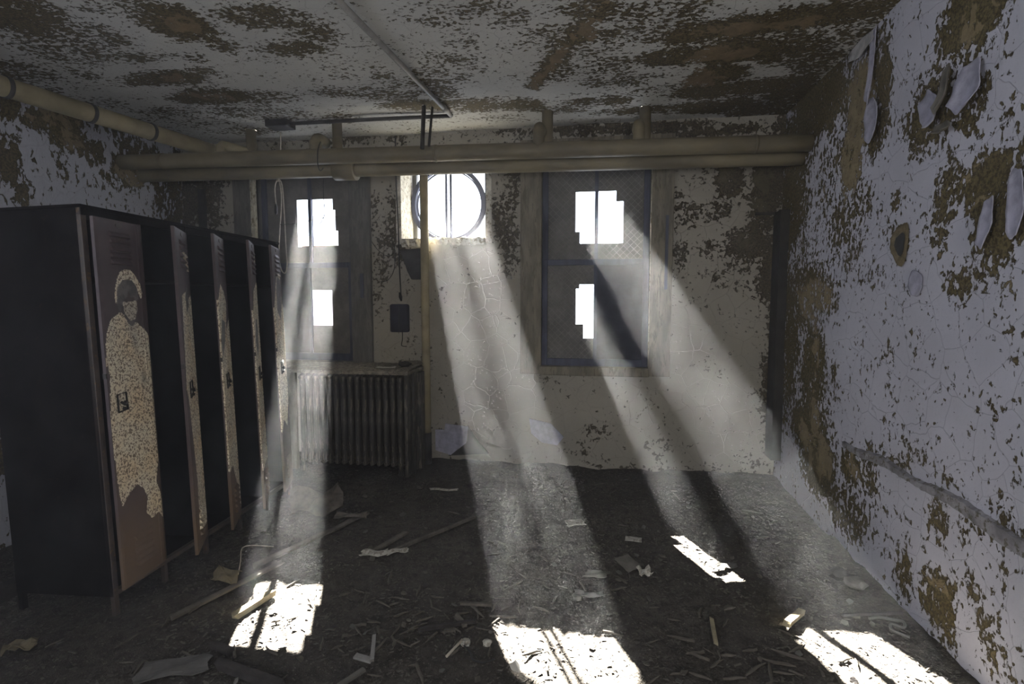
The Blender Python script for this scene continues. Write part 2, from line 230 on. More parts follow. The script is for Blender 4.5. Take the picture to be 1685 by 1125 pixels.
PL = {
'halo': [(0.213, 1.541), (0.203, 1.588), (0.186, 1.635), (0.162, 1.668), (0.124, 1.682), (0.089, 1.676), (0.063, 1.649), (0.037, 1.609), (0.023, 1.564), (0.038, 1.533), (0.05, 1.559), (0.063, 1.596), (0.087, 1.624), (0.119, 1.63), (0.151, 1.625), (0.18, 1.601), (0.192, 1.565), (0.198, 1.51), (0.21, 1.51)],
'face': [(0.198, 1.51), (0.187, 1.573), (0.18, 1.601), (0.151, 1.625), (0.119, 1.63), (0.087, 1.624), (0.063, 1.596), (0.054, 1.555), (0.068, 1.477), (0.087, 1.428), (0.116, 1.393), (0.153, 1.423), (0.184, 1.471)],
'chin': [(0.163, 1.522), (0.137, 1.518), (0.071, 1.526), (0.068, 1.477), (0.086, 1.436), (0.12, 1.425), (0.149, 1.454), (0.16, 1.478)],
'body': [(0.138, 1.414), (0.16, 1.455), (0.184, 1.471), (0.248, 1.434), (0.279, 1.374), (0.29, 1.314), (0.294, 1.238), (0.291, 1.176), (0.293, 1.265), (0.282, 1.171), (0.292, 1.034), (0.296, 0.91), (0.292, 0.721), (0.284, 0.591), (0.272, 0.534), (0.226, 0.577), (0.168, 0.609), (0.127, 0.573), (0.102, 0.517), (0.119, 0.442), (0.083, 0.397), (0.032, 0.411), (-0.0, 0.366), (-0.008, 0.435), (0.008, 0.512), (0.032, 0.574), (0.015, 0.647), (-0.007, 0.676), (-0.01, 0.833), (-0.001, 0.975), (-0.004, 1.104), (-0.01, 1.267), (-0.004, 1.212), (-0.001, 1.34), (0.02, 1.371), (0.083, 1.42), (0.113, 1.397)],
'd2': [(0.24, 1.551), (0.292, 1.047), (0.256, 0.978), (0.195, 0.518), (0.228, 0.243), (0.09, 0.23), (-0.065, 0.227), (-0.088, 0.391), (-0.042, 0.927), (-0.016, 1.005), (-0.026, 1.471), (0.027, 1.556), (0.082, 1.534), (0.129, 1.577)],
'd2s': [(0.193, 1.783), (0.1, 1.798), (0.056, 1.748), (0.012, 1.692), (0.075, 1.692), (0.119, 1.743)],
'd3': [(0.209, 1.624), (0.322, 1.503), (0.357, 1.149), (0.361, 0.934), (0.419, 0.515), (0.337, 0.478), (0.205, 0.506), (0.096, 0.335), (0.043, 0.175), (0.015, 0.185), (-0.027, 0.705), (-0.029, 0.947), (0.003, 1.27), (0.011, 1.419), (0.123, 1.334), (0.061, 1.504), (0.113, 1.579)],
'd3d': [(0.229, 1.412), (0.141, 1.391), (0.181, 1.28), (0.275, 1.177), (0.291, 1.287)],
'd4': [(-0.027, 1.673), (0.232, 1.581), (0.337, 1.383), (0.355, 1.108), (0.383, 0.875), (0.451, 0.454), (0.304, 0.39), (-0.002, 0.41), (-0.153, 0.783), (-0.169, 1.234), (-0.071, 1.415), (-0.093, 1.59)],
'd5': [(0.171, 1.721), (0.238, 1.63), (0.295, 1.499), (0.329, 1.242), (0.368, 0.9), (0.42, 0.651), (0.366, 0.485), (0.228, 0.652), (0.112, 0.58), (-0.018, 0.839), (-0.062, 1.216), (-0.096, 1.405), (0.031, 1.453), (0.058, 1.591), (0.064, 1.718)],
'face_dark': [(0.2, 1.508), (0.192, 1.573), (0.18, 1.601), (0.151, 1.625), (0.119, 1.63), (0.087, 1.624), (0.063, 1.596), (0.052, 1.535), (0.075, 1.525), (0.088, 1.545), (0.105, 1.542), (0.118, 1.575), (0.13, 1.545), (0.15, 1.535), (0.165, 1.51), (0.185, 1.46)],
}
for i_ in range(14):
    q_ = i_/13; PEEL['ceil'].append((.10-.58*q_, 2.68+1.14*q_, .050, .09, .95)); TAN['ceil'].append((.10-.58*q_, 2.68+1.14*q_, .04, .08, 1.0))
for a_, b_, c_, d_ in ((3.46,2.72,.17,.22), (3.55,2.42,.15,.24)):
    PEEL['right'].append((a_, b_, c_, d_, 1.0)); TAN['right'].append((a_, b_, c_*1.1, d_*1.1, 1.0))
SUN, SKY, REAR, SIDE, HAZE, EXPO = 260.0, 7.0, 42.0, 82.0, .020, 0.0
# ------------------------------------------------------------------ room
XL, XR, YB, YR, ZC = -4.12, 1.50, 4.725, -1.90, 3.05
def field(blobs, u, w, base):
    f = np.full(u.shape, base)
    for (a, b, ra, rb, s) in blobs:
        d = ((u-a)/(ra*1.25))**2 + ((w-b)/(rb*1.25))**2
        f = np.maximum(f, base + (s*.90 - base) * np.clip(1.3*(1 - d), 0, 1))
    return f
def plane_grid(name, ax, val, ur, wr, step, holes, mat, peel, tan, base, relief=0., extra=None):
    """wall as a fine grid on plane axis ax = val, with rectangular holes; u, w are the two other axes"""
    def lines(a, b, cuts):
        g = list(np.arange(a, b, step)) + [b]
        g = [x for x in g if all(abs(x - c) > step*.45 for c in cuts) or x in (a, b)] + cuts
        return np.array(sorted(set(round(float(x), 4) for x in g)))
    U = lines(ur[0], ur[1], [h[0] for h in holes] + [h[1] for h in holes]); W = lines(wr[0], wr[1], [h[2] for h in holes] + [h[3] for h in holes])
    uu, ww = np.meshgrid(U, W, indexing='ij'); nu, nw = uu.shape
    o = [i for i in range(3) if i != ax]; P = np.zeros((nu*nw, 3)); P[:, o[0]] = uu.ravel(); P[:, o[1]] = ww.ravel(); P[:, ax] = val
    pf = field(peel, uu.ravel(), ww.ravel(), base); tf = field(tan, uu.ravel(), ww.ravel(), 0)
    if relief:
        n = vnoise(uu.ravel()*1.7, ww.ravel()*1.7, 3) - .5 + .5*(vnoise(uu.ravel()*6, ww.ravel()*6, 4) - .5)
        P[:, ax] += n * relief
    fs = []
    for i in range(nu-1):
        cu = (U[i]+U[i+1])/2
        for j in range(nw-1):
            cw = (W[j]+W[j+1])/2
            if any(h[0] < cu < h[1] and h[2] < cw < h[3] for h in holes): continue
            fs.append((i*nw+j, (i+1)*nw+j, (i+1)*nw+j+1, i*nw+j+1))
    me = bpy.data.meshes.new(name); me.from_pydata(P.tolist(), [], fs); me.update(); me.materials.append(mat)
    for nm, f in (('peel', pf), ('tan', tf)):
        at = me.attributes.new(nm, 'FLOAT', 'POINT'); at.data.foreach_set('value', f.astype(np.float32))
    me.polygons.foreach_set('use_smooth', [True]*len(fs))
    ob = bpy.data.objects.new(name, me); COL.objects.link(ob); ob['kind'] = 'structure'; return ob

W1 = (-3.30, -2.33, .94, 2.76); W2 = (-1.83, -1.02, 2.10, 2.78); W3 = (-.51, .43, .93, 2.76)
RW = (.35, 1.15, 1.0, 2.2); LWN = (-1.5, -.5, 1.1, 2.3)
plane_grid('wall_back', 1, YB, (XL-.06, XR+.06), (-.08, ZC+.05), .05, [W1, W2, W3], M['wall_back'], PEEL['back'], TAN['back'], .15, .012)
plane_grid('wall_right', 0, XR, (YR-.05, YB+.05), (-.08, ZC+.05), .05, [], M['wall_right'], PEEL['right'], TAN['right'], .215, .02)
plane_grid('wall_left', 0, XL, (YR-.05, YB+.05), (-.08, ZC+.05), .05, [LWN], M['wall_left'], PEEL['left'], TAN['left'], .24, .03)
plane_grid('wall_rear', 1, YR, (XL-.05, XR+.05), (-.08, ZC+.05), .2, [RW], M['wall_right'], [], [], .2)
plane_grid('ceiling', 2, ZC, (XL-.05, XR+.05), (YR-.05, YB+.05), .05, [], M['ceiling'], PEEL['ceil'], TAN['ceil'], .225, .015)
# low thickening of the left wall behind the lockers
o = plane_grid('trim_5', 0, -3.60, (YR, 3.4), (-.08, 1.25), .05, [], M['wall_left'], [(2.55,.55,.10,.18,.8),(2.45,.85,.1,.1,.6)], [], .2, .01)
MB().box(XL, -3.60, YR, 3.4, 1.25, 1.27).box(XL, -3.61, 3.38, 3.4, -.05, 1.25).build('trim_6', M['wall_left'])['kind'] = 'structure'

# floor: trodden dirt and rubble
def fheight(x, y):
    h = (vnoise(x*1.3, y*1.3, 11)-.5)*.024 + (vnoise(x*5, y*5, 12)-.5)*.012 + (vnoise(x*17, y*17, 13)-.5)*.012 + (vnoise(x*45, y*45, 14)-.5)*.010
    edge = np.maximum(np.exp(-(1.5-x)/.12), np.exp(-(4.72-y)/.10)); return h + .03*edge*vnoise(x*8, y*8, 15)
xs = np.arange(XL-.02, XR+.03, .022); ys = np.arange(YR, YB+.03, .022)
gx, gy = np.meshgrid(xs, ys, indexing='ij'); gz = fheight(gx, gy); nx, ny = gx.shape
me = bpy.data.meshes.new('floor')
idx = np.arange(nx*ny).reshape(nx, ny)
fs = np.stack([idx[:-1,:-1], idx[1:,:-1], idx[1:,1:], idx[:-1,1:]], -1).reshape(-1, 4)
me.from_pydata(np.stack([gx, gy, gz], -1).reshape(-1, 3).tolist(), [], fs.tolist()); me.update(); me.materials.append(M['floor'])
me.polygons.foreach_set('use_smooth', [True]*len(fs))
fl = bpy.data.objects.new('floor', me); COL.objects.link(fl); fl['kind'] = 'structure'
def fz(x, y): return float(fheight(np.array([x]), np.array([y]))[0])

# skirting and ledges
def trim(n, mb, mat): o = mb.build('trim_%d' % n, mat); o['kind'] = 'structure'; return o
mb = MB()   # scarred horizontal ridge along the right wall
ys_ = np.arange(-1.8, 3.45, .02); vs = []; jr1 = random.Random(9)
for y in ys_:
    zc = .66 + .014*math.sin(y*3) + .008*math.sin(y*11); hh = .012 + .016*abs(math.sin(y*2.3))*min(1, (3.45-y)*2); e1, e2 = jr1.uniform(-.003,.003), jr1.uniform(-.004,.004)
    vs += [(1.51, y, zc+hh+.012+e1), (1.484, y, zc+hh+e1), (1.486, y, zc-hh+e2), (1.51, y, zc-hh-.006+e2)]
mb.add(vs, [(4*i+k, 4*i+k+1, 4*i+k+5, 4*i+k+4) for i in range(len(ys_)-1) for k in range(3)])
trim(1, mb, M['ledge'])
trim(2, MB().box(-3.02, -2.97, .2, 3.4, -.02, .075), M['wood_dark'])
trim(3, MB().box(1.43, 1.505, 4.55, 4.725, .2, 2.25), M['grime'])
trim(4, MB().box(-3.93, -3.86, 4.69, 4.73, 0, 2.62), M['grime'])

# ------------------------------------------------------------------ windows
def win_root(n, x): w = empty('window_%d' % n, (x, YB, 0)); w['kind'] = 'structure'; return w
def sub(mb, name, mat, root, bevel=0, label=None):
    rx, ry, rz = root.location
    mb.v = [(x-rx, y-ry, z-rz) for x, y, z in mb.v]
    o = mb.build(name, mat, root, bevel)
    if label: o['label'] = label
    return o
def jambs(root, W, y0, y1, mat, name='reveal', th=.05):
    x0, x1, z0, z1 = W
    sub(MB().box(x0-th, x0, y0, y1, z0-th, z1+th).box(x1, x1+th, y0, y1, z0-th, z1+th)
        .box(x0, x1, y0, y1, z1, z1+th).box(x0, x1, y0, y1, z0-th, z0), name, mat, root)
def pane(x0, x1, z0, z1, y, hole=None, th=.004):
    """glass sheet with a stepped hole (polygon), triangulated by a fine cell grid"""
    mb = MB()
    if not hole: return mb.box(x0, x1, y, y+th, z0, z1)
    xs = sorted(set([x0, x1] + [min(max(p[0], x0), x1) for p in hole])); zs = sorted(set([z0, z1] + [min(max(p[1], z0), z1) for p in hole]))
    def inside(px, pz):
        c = False; n = len(hole)
        for i in range(n):
            (ax, az), (bx, bz) = hole[i], hole[(i+1) % n]
            if (az > pz) != (bz > pz) and px < (bx-ax)*(pz-az)/(bz-az)+ax: c = not c
        return c
    for i in range(len(xs)-1):
        for j in range(len(zs)-1):
            if xs[i+1]-xs[i] < 1e-5 or zs[j+1]-zs[j] < 1e-5: continue
            if not inside((xs[i]+xs[i+1])/2, (zs[j]+zs[j+1])/2): mb.box(xs[i], xs[i+1], y, y+th, zs[j], zs[j+1])
    return mb
def lattice(x0, x1, z0, z1, y, hole=None, p=.060, r=.0014):
    mb = MB()
    def inside(px, pz):
        if not hole: return False
        c = False; n = len(hole)
        for i in range(n):
            (ax, az), (bx, bz) = hole[i], hole[(i+1) % n]
            if (az > pz) != (bz > pz) and px < (bx-ax)*(pz-az)/(bz-az)+ax: c = not c
        return c
    for s in (1, -1):
        k0 = int((x0 - s*z1 if s > 0 else x0 + z0)/p) - 2; k1 = int((x1 - s*z0 if s > 0 else x1 + z1)/p) + 2
        for k in range(k0, k1):
            run = []; z = z0
            while z <= z1 + 1e-6:
                x = k*p + s*z
                ok = x0 <= x <= x1 and not inside(x, z)
                if ok: run.append((x, y, z))
                if (not ok or z + .01 > z1) and run:
                    if len(run) > 1: mb.tube([run[0], run[-1]], r, 4, False, False)
                    run = []
                z += .01
    return mb

def sash_window(n, W, xm, zr, casL, casR, ztop, zbot, head_mat, up_hole, low_hole, amber, board_side, frost_low, mesh):
    x0, x1, z0, z1 = W; root = win_root(n, (x0+x1)/2); Y = 4.80
    jambs(root, W, YB-.02, 4.98, M['casing'], 'jamb')
    sub(MB().box(casL, x0, 4.685, 4.74, zbot, z1+.02), 'casing', M['casing_warm' if n == 3 else 'casing'], root, .004)
    sub(MB().box(x1, casR, 4.685, 4.74, zbot, z1+.02), 'casing', M['casing_warm' if n == 3 else 'casing'], root, .004)
    sub(MB().box(casL, casR, 4.68, 4.74, z1+.02, ztop), 'head_casing', head_mat, root, .004)
    if n == 3: sub(MB().box(x0-.01, x1+.01, 4.66, 4.78, zbot-.005, z0+.005), 'sill', M['casing_warm'], root, .006)
    s = .05; ins = .035
    # upper sash (outer plane) and lower sash (inner plane)
    for nm, za, zb, y in (('upper_sash', zr-.03, z1, Y), ('lower_sash', z0, zr+.03, Y-.045)):
        mb = MB().box(x0, x0+s, y-.02, y+.02, za, zb).box(x1-s, x1, y-.02, y+.02, za, zb).box(x0+s, x1-s, y-.02, y+.02, zb-.05, zb)
        mb.box(x0+s, x1-s, y-.02, y+.02, za, za+(.07 if nm == 'lower_sash' else .05))
        so = sub(mb, nm, M['sash'], root, .003)
        m2 = MB().box(xm-.016, xm+.016, y-.018, y+.018, za+.05, zb-.05)
        mo = m2; rx, ry, rz = root.location; mo.v = [(a-rx, b-ry, c-rz) for a, b, c in mo.v]; mo.build('mullion', M['sash'], so)
    ya, yb = Y+.004, Y-.041
    L = 'dusty grey glass with the broken hole blazing white'
    sub(pane(x0+s, xm-.016, zr+.02, z1-.05, ya, up_hole), 'pane', M['dirty_glass'], root, 0, L)
    sub(pane(xm+.016, x1-s, zr+.02, z1-.05, ya, up_hole), 'pane', M['dirty_glass'], root, 0, L)
    ax0, ax1, az0, az1 = amber
    lo = sorted([(x0+s, xm-.016), (xm+.016, x1-s)], key=lambda q: q[0])
    glass_side = lo[1] if board_side == 'left' else lo[0]; bside = lo[0] if board_side == 'left' else lo[1]
    sub(pane(glass_side[0], glass_side[1], z0+.07, zr-.02, yb, low_hole), 'pane', M['dirty_glass'], root, 0, L)
    sub(MB().box(bside[0], bside[1], yb-.003, yb+.01, z0+.07, zr-.02), 'board', M['board'], root, 0, 'dark board filling this light')
    sub(MB().box(ax0, ax1, ya+.006, ya+.009, az0, az1), 'brick_glow', M['brick_glow'], root, 0, 'amber strip standing in for sunlit brick outside, along the bottom of the hole')
    if frost_low:
        xs_ = [q[0] for q in low_hole]; zs_ = [q[1] for q in low_hole]
        sub(MB().box(min(xs_)-.005, max(xs_)+.005, yb+.006, yb+.009, min(zs_)-.005, max(zs_)+.005), 'added_frost_pane', M['frost'], root, 0, 'added frosted pane glowing white in the lower hole')  # added sheet: shows white in the hole, keeps its sun off the floor
    if mesh:
        sub(lattice(x0+s, xm-.016, zr+.02, z1-.05, ya-.004, up_hole), 'wire_mesh', M['mesh_wire'], root)
        sub(lattice(xm+.016, x1-s, zr+.02, z1-.05, ya-.004, up_hole), 'wire_mesh', M['mesh_wire'], root)
        sub(lattice(glass_side[0], glass_side[1], z0+.07, zr-.02, yb-.004, low_hole), 'wire_mesh', M['mesh_wire'], root)
    return root

w1 = sash_window(1, W1, -2.79, 1.86, -3.54, -2.13, 2.83, .90, M['casing'],
    [(-2.935,2.505),(-2.56,2.505),(-2.56,2.40),(-2.535,2.40),(-2.535,2.20),(-2.51,2.20),(-2.51,2.05),(-2.935,2.05)],
    [(-2.775,1.625),(-2.565,1.625),(-2.565,1.28),(-2.775,1.28)], (-2.90,-2.50,1.985,2.06), 'left', True, False)
w3 = sash_window(3, W3, -.03, 1.86, -.70, .62, 2.93, .86, M['casing_warm'],
    [(-.215,2.492),(.140,2.492),(.140,2.40),(.204,2.40),(.204,2.035),(-.176,2.035),(-.176,2.14),(-.215,2.14)],
    [(-.046,1.668),(-.175,1.668),(-.175,1.63),(-.204,1.63),(-.204,1.31),(-.135,1.31),(-.135,1.184),(-.046,1.184)],
    (-.135,.225,1.945,2.03), 'right', False, True)
sub(MB().box(-.10,-.045,4.765,4.768,1.06,1.18), 'brick_glow', M['brick_glow'], w3, 0, 'amber patch standing in for sunlit brick outside, under the lower hole')
# pale chipped edge on the left jamb of the left window, recess plate in its right casing
sub(MB().box(-3.335,-3.295,4.66,4.70,.95,2.74), 'jamb_edge', M['edge_light'], w1)
sub(MB().box(-2.235,-2.20,4.678,4.69,1.55,1.78), 'sash_lock_plate', M['sash'], w1)
sub(MB().box(.555,.58,4.678,4.69,1.62,2.25), 'channel', M['sash'], w3)
sub(MB().tube([(.435,4.69,.95),(.435,4.69,2.70)], .006, 6), 'bead', M['edge_light'], w3)

# round window in its deep opening
w2 = win_root(2, -1.43)
x0, x1, z0, z1 = W2; D2 = 5.10
mb = MB(); jr = random.Random(4)
mb.box(x0-.05, x0, YB-.005, D2, z0-.05, z1+.05).box(x1, x1+.05, YB-.005, D2, z0-.05, z1+.05).box(x0, x1, YB-.005, D2, z1, z1+.05)
sub(mb, 'reveal', M['reveal'], w2)
# crumbled sill
mb = MB(); nx_, ny_ = 34, 12; vs = []
for j in range(ny_):
    for i in range(nx_):
        x = x0 + (x1-x0)*i/(nx_-1); y = YB - .03 + (D2-YB+.03)*j/(ny_-1)
        vs.append((x, y + (jr.uniform(-.015,.02) if j == 0 else 0), z0 - .02 + .035*jr.random()*(1 if x > -1.6 else .5)))
mb.add(vs, [(j*nx_+i, j*nx_+i+1, (j+1)*nx_+i+1, (j+1)*nx_+i) for j in range(ny_-1) for i in range(nx_-1)])
for i in range(nx_-1):
    a, b = vs[i], vs[i+1]; mb.add([a, b, (b[0], YB+.01, z0-.09), (a[0], YB+.01, z0-.09)], [(0,1,2,3)])
sub(mb, 'sill', M['reveal'], w2)
cx, cz, ry = -1.455, 2.455, 5.0
def ring(r, th, y, n=56): return [(cx+r*math.cos(2*PI*k/n), y, cz+r*math.sin(2*PI*k/n)) for k in range(n+1)]
mb = MB(); 
for (ra, rb, ya, yb) in ((.332, .372, 4.985, 5.03), (.318, .330, 5.03, 5.05)):
    n = 64; vs = []
    for k in range(n):
        c, s_ = math.cos(2*PI*k/n), math.sin(2*PI*k/n)
        vs += [(cx+ra*c, ya, cz+ra*s_), (cx+rb*c, ya, cz+rb*s_), (cx+rb*c, yb, cz+rb*s_), (cx+ra*c, yb, cz+ra*s_)]
    mb.add(vs, [(4*k+a, 4*k+(a+1) % 4, 4*((k+1) % n)+(a+1) % 4, 4*((k+1) % n)+a) for k in range(n) for a in range(4)])
sub(mb, 'round_frame', M['sash'], w2)
for bx in (-1.478, -1.432):
    sub(MB().tube([(bx, 5.01, cz-.335), (bx, 5.01, cz+.335)], .012, 8), 'glazing_bar', M['sash'], w2)
sub(MB().box(x0, -1.79, 5.04, 5.09, z0, z1).box(-1.10, x1, 5.04, 5.09, z0, z1).box(-1.79, -1.10, 5.04, 5.09, z1-.0, z1+.04), 'outer_frame', M['casing'], w2)

# unseen rear opening behind the camera, added to light the locker doors
w4 = win_root(4, .75); w4.location = (.75, YR, 0)
mb = MB().box(RW[0]-.1, RW[0], YR-.05, YR+.03, RW[2]-.1, RW[3]+.1).box(RW[1], RW[1]+.1, YR-.05, YR+.03, RW[2]-.1, RW[3]+.1)
mb.box(RW[0], RW[1], YR-.05, YR+.03, RW[3], RW[3]+.1).box(RW[0], RW[1], YR-.05, YR+.05, RW[2]-.1, RW[2])
sub(mb, 'casing', M['casing'], w4)
w5 = win_root(5, 0); w5.location = (XL, -1.0, 0)  # unseen side opening, added to light the right wall
mb = MB().box(XL-.05, XL+.03, LWN[0]-.1, LWN[0], LWN[2]-.1, LWN[3]+.1).box(XL-.05, XL+.03, LWN[1], LWN[1]+.1, LWN[2]-.1, LWN[3]+.1)
mb.box(XL-.05, XL+.03, LWN[0], LWN[1], LWN[3], LWN[3]+.1).box(XL-.05, XL+.05, LWN[0], LWN[1], LWN[2]-.1, LWN[2])
sub(mb, 'casing', M['casing'], w5)

# ------------------------------------------------------------------ lockers
LW, LH, LD = .322, 1.954, .53
lk = empty('locker_bank', (-2.290, 2.070, .0), (0, R(-1.53), R(2.7)))
tag(lk, 'dark steel bank of five tall lockers, doors ajar, mottled paint on their doors', 'lockers')
t = NT('locker_paint'); c = t.co(); n = t.noise(c, 9, 4, .6)
k = t.mix(t.step(n, .35, .7), (.004, .0035, .004), (.008, .0065, .0065)); k = t.mix(t.step(t.noise(c, 30, 4, .7), .6, .68), k, (.022, .013, .008))
t.bsdf(k, .7, t.bump(n, .15, .004), spec=.04); M['locker'] = t.m
M['locker_in'] = plain('locker_inside', (.006, .006, .008), .8, var=.3, spec=.05)
t = NT('locker_frame_paint'); c = t.co(); n = t.noise(c, 9, 4, .6)
k = t.mix(t.step(n, .35, .7), (.06, .047, .042), (.10, .078, .062)); k = t.mix(t.step(t.noise(c, 26, 4, .7), .55, .66), k, (.15, .09, .04))
t.bsdf(k, .5, t.bump(n, .15, .004), spec=.35); M['locker_frame'] = t.m
# door paint: dark plum-brown enamel, under it a cream coat with brown worm-like mottling, grey smooth areas
t = NT('locker_door_paint'); c = t.co(); coat = t.attr('coat'); grey = t.attr('grey')
n = t.noise(c, 8, 4, .6)
z = t.n('ShaderNodeSeparateXYZ', i_0=t.n('ShaderNodeTexCoord').outputs['Object']).outputs[2]
base = t.mix(t.step(n, .35, .7), (.062, .046, .050), (.088, .064, .064))
base = t.mix(t.step(t.math('ADD', z, t.math('MULTIPLY', n, .5)), 1.0, .5), base, (.125, .085, .055))
wv = t.noise(c, 95, 1.5, .5, .9); sp = t.step(wv, .51, .57)
edge = t.noise(c, 22, 3, .6)
cm = t.step(t.math('ADD', coat, t.math('MULTIPLY', t.math('SUBTRACT', edge, .5), .5)), .47, .53)
cream = t.mix(t.step(t.noise(c, 5, 3), .4, .7), (.74, .68, .53), (.74, .60, .40))
cc = t.mix(t.math('MULTIPLY', sp, .88), cream, (.13, .085, .05))
rust = t.step(t.noise(t.co((1,1,.3)), 14, 4, .7), .60, .72)
cc = t.mix(t.math('MULTIPLY', rust, .45), cc, (.22, .10, .035))
col = t.mix(cm, base, cc)
gc = t.mix(t.step(t.noise(c, 18, 3), .4, .6), (.085, .08, .08), (.16, .15, .14))
col = t.mix(t.math('MULTIPLY', grey, t.math('ADD', .75, t.math('MULTIPLY', edge, .5)), clamp=True), col, gc)
t.bsdf(col, .6, t.bump(t.math('ADD', t.math('MULTIPLY', wv, cm), cm), .5, .003), spec=.35); M['locker_door'] = t.m

nW = 5*LW
MB().box(-LD, 0, 0, .006, .10, LH).build('side_panel', M['locker'], lk)
MB().box(-LD, 0, nW-.006, nW, .10, LH).build('side_panel', M['locker'], lk)
MB().box(-LD, -LD+.006, .006, nW-.006, .10, LH).build('back_panel', M['locker_in'], lk)
MB().box(-LD-.01, .012, -.008, nW+.008, LH, LH+.012).build('top_panel', M['locker'], lk)
MB().box(-LD+.006, -.002, .006, nW-.006, .10, .106).build('bottom_panel', M['locker_in'], lk)
for k_ in range(1, 5): MB().box(-LD+.006, -.02, k_*LW-.002, k_*LW+.002, .106, LH).build('divider', M['locker_in'], lk)
for k_ in range(5): MB().box(-LD+.006, -.03, k_*LW+.006, (k_+1)*LW-.006, 1.625, 1.64).build('shelf', M['locker'], lk)
for k_ in range(6):
    y = k_*LW
    a, b = (y, y+.028) if k_ == 0 else ((y-.028, y) if k_ == 5 else (y-.013, y+.013))
    MB().box(-.02, .004, a, b, .10, LH).build('post', M['locker_frame'], lk, .002)
    MB().box(-.02, .004, a+.002, b-.002, 0, .10).build('leg', M['locker_frame'], lk, .002)
    MB().box(-LD, -LD+.025, a+.002, b-.002, 0.005, .10).build('leg', M['locker'], lk)
mb = MB().box(-.02, .008, 0, nW, LH-.035, LH).box(.008, .014, 0, nW, LH-.006, LH)
for k_ in range(1, 5): mb.box(.008, .011, k_*LW-.006, k_*LW+.002, LH-.036, LH)
mb.build('top_rail', M['locker'], lk, .002)
MB().box(-.02, .005, 0, nW, .10, .125).build('bottom_rail', M['locker_frame'], lk, .002)

def inpoly(P, poly):
    x, y = P[:,0], P[:,1]; c = np.zeros(len(x), bool); n = len(poly)
    for i in range(n):
        (ax, ay), (bx, by) = poly[i], poly[(i+1) % n]
        if ay == by: continue
        h = ((ay > y) != (by > y)) & (x < (bx-ax)*(y-ay)/(by-ay)+ax); c ^= h
    return c
def make_door(k, deg, coats, greys):
    w = LW-.024; zb, zt = .128, LH-.04
    # grid of the outer face, u from hinge (0) to free edge (w), local x = outward, y = -u
    nu, nz = 60, 340
    U = np.linspace(0, w, nu); Z = np.linspace(zb, zt, nz); uu, zz = np.meshgrid(U, Z, indexing='ij')
    P = np.stack([uu.ravel(), zz.ravel()], -1)
    coat = np.zeros(len(P)); grey = np.zeros(len(P))
    for pl in coats: coat[inpoly(P, pl)] = 1
    for pl in greys: grey[inpoly(P, pl)] = 1
    if k == 0:
        grey[inpoly(P, PL['chin']) & (grey < 1)] = .38
        grey = np.maximum(grey, .6*np.exp(-((P[:,0]-.115)/.03)**2 - ((P[:,1]-1.41)/.035)**2)); grey = np.maximum(grey, .55*np.exp(-((P[:,0]-.06)/.02)**2 - ((P[:,1]-1.13)/.04)**2)); grey = np.maximum(grey, .35*np.exp(-((P[:,0]-.10)/.02)**2 - ((P[:,1]-1.33)/.10)**2))
    # louvres: pressed slats pushed out at their lower edge
    d = np.zeros(len(P)); lo, hi = w*.30, w*.72
    for z0_ in [1.70 + .033*i for i in range(5)] + [.205 + .033*i for i in range(5)]:
        q = (P[:,1]-z0_)/.022; m = (q >= 0) & (q <= 1) & (P[:,0] > lo) & (P[:,0] < hi)
        d[m] = np.maximum(d[m], .014*(1-q[m])**.6)
    # raised edge fold
    e = np.minimum(np.minimum(P[:,0], w-P[:,0]), np.minimum(P[:,1]-zb, zt-P[:,1])); d -= .003*np.clip(1-(e/.012), 0, 1)
    d += .0025*np.exp(-((P[:,0]-.035)/.004)**2)
    V = np.stack([d + .018, -P[:,0], P[:,1]], -1)
    idx = np.arange(nu*nz).reshape(nu, nz)
    fs = np.stack([idx[:-1,:-1], idx[:-1,1:], idx[1:,1:], idx[1:,:-1]], -1).reshape(-1, 4).tolist()
    b = len(V); V = V.tolist(); rim = list(idx[:,0]) + list(idx[-1,1:]) + list(idx[-2::-1,-1]) + list(idx[0,-2:0:-1])
    for r_ in rim: V.append([0, V[r_][1], V[r_][2]])
    n = len(rim)
    for i in range(n): fs.append([int(rim[i]), b+i, b+(i+1) % n, int(rim[(i+1) % n])])
    fs.append([b+i for i in range(n)])
    me = bpy.data.meshes.new('door'); me.from_pydata(V, [], fs); me.update(); me.materials.append(M['locker_door'])
    for nm, f in (('coat', coat), ('grey', grey)):
        at = me.attributes.new(nm, 'FLOAT', 'POINT'); at.data.foreach_set('value', np.concatenate([f, np.zeros(n)]).astype(np.float32))
    o = bpy.data.objects.new('door', me); COL.objects.link(o); o.parent = lk
    o.location = (.004, (k+1)*LW-.012, 0); o.rotation_euler = (0, 0, R(deg))
    # number plate
    n_ = MB(); pl = [(-w*.5 + .022*math.cos(a), 1.888 + .012*math.sin(a)) for a in np.linspace(0, 2*PI, 16, endpoint=False)]
    n_.prism(pl, 0, .017, .021); n_.build('number_plate', M['locker_frame'], o)
    # handle: rounded plate, lever and catch
    hy = -.22 if k == 0 else -w*.62; hz = 1.035
    hh = MB().tube([(.021, hy-.03, hz-.045), (.021, hy-.03, hz+.04), (.021, hy+.025, hz+.045), (.021, hy+.03, hz-.04), (.021, hy-.03, hz-.045)], .0045, 6)
    h = hh.build('handle', M['handle'], o)
    MB().tube([(.02, hy+.018, hz-.005), (.034, hy, hz-.012), (.036, hy-.028, hz+.004)], [.009, .007, .006], 8).tube([(.02, hy, hz-.03), (.033, hy+.004, hz-.034)], .008, 8).build('lever', M['handle'], h)
    MB().box(.002, .018, -w-.008, -w+.002, 1.16, 1.185).build('latch', M['handle'], o)
    for hz_ in (.4, 1.0, 1.5): MB().box(-.004, .012, -.002, .008, hz_, hz_+.06).build('hinge', M['locker_frame'], o)
    return o
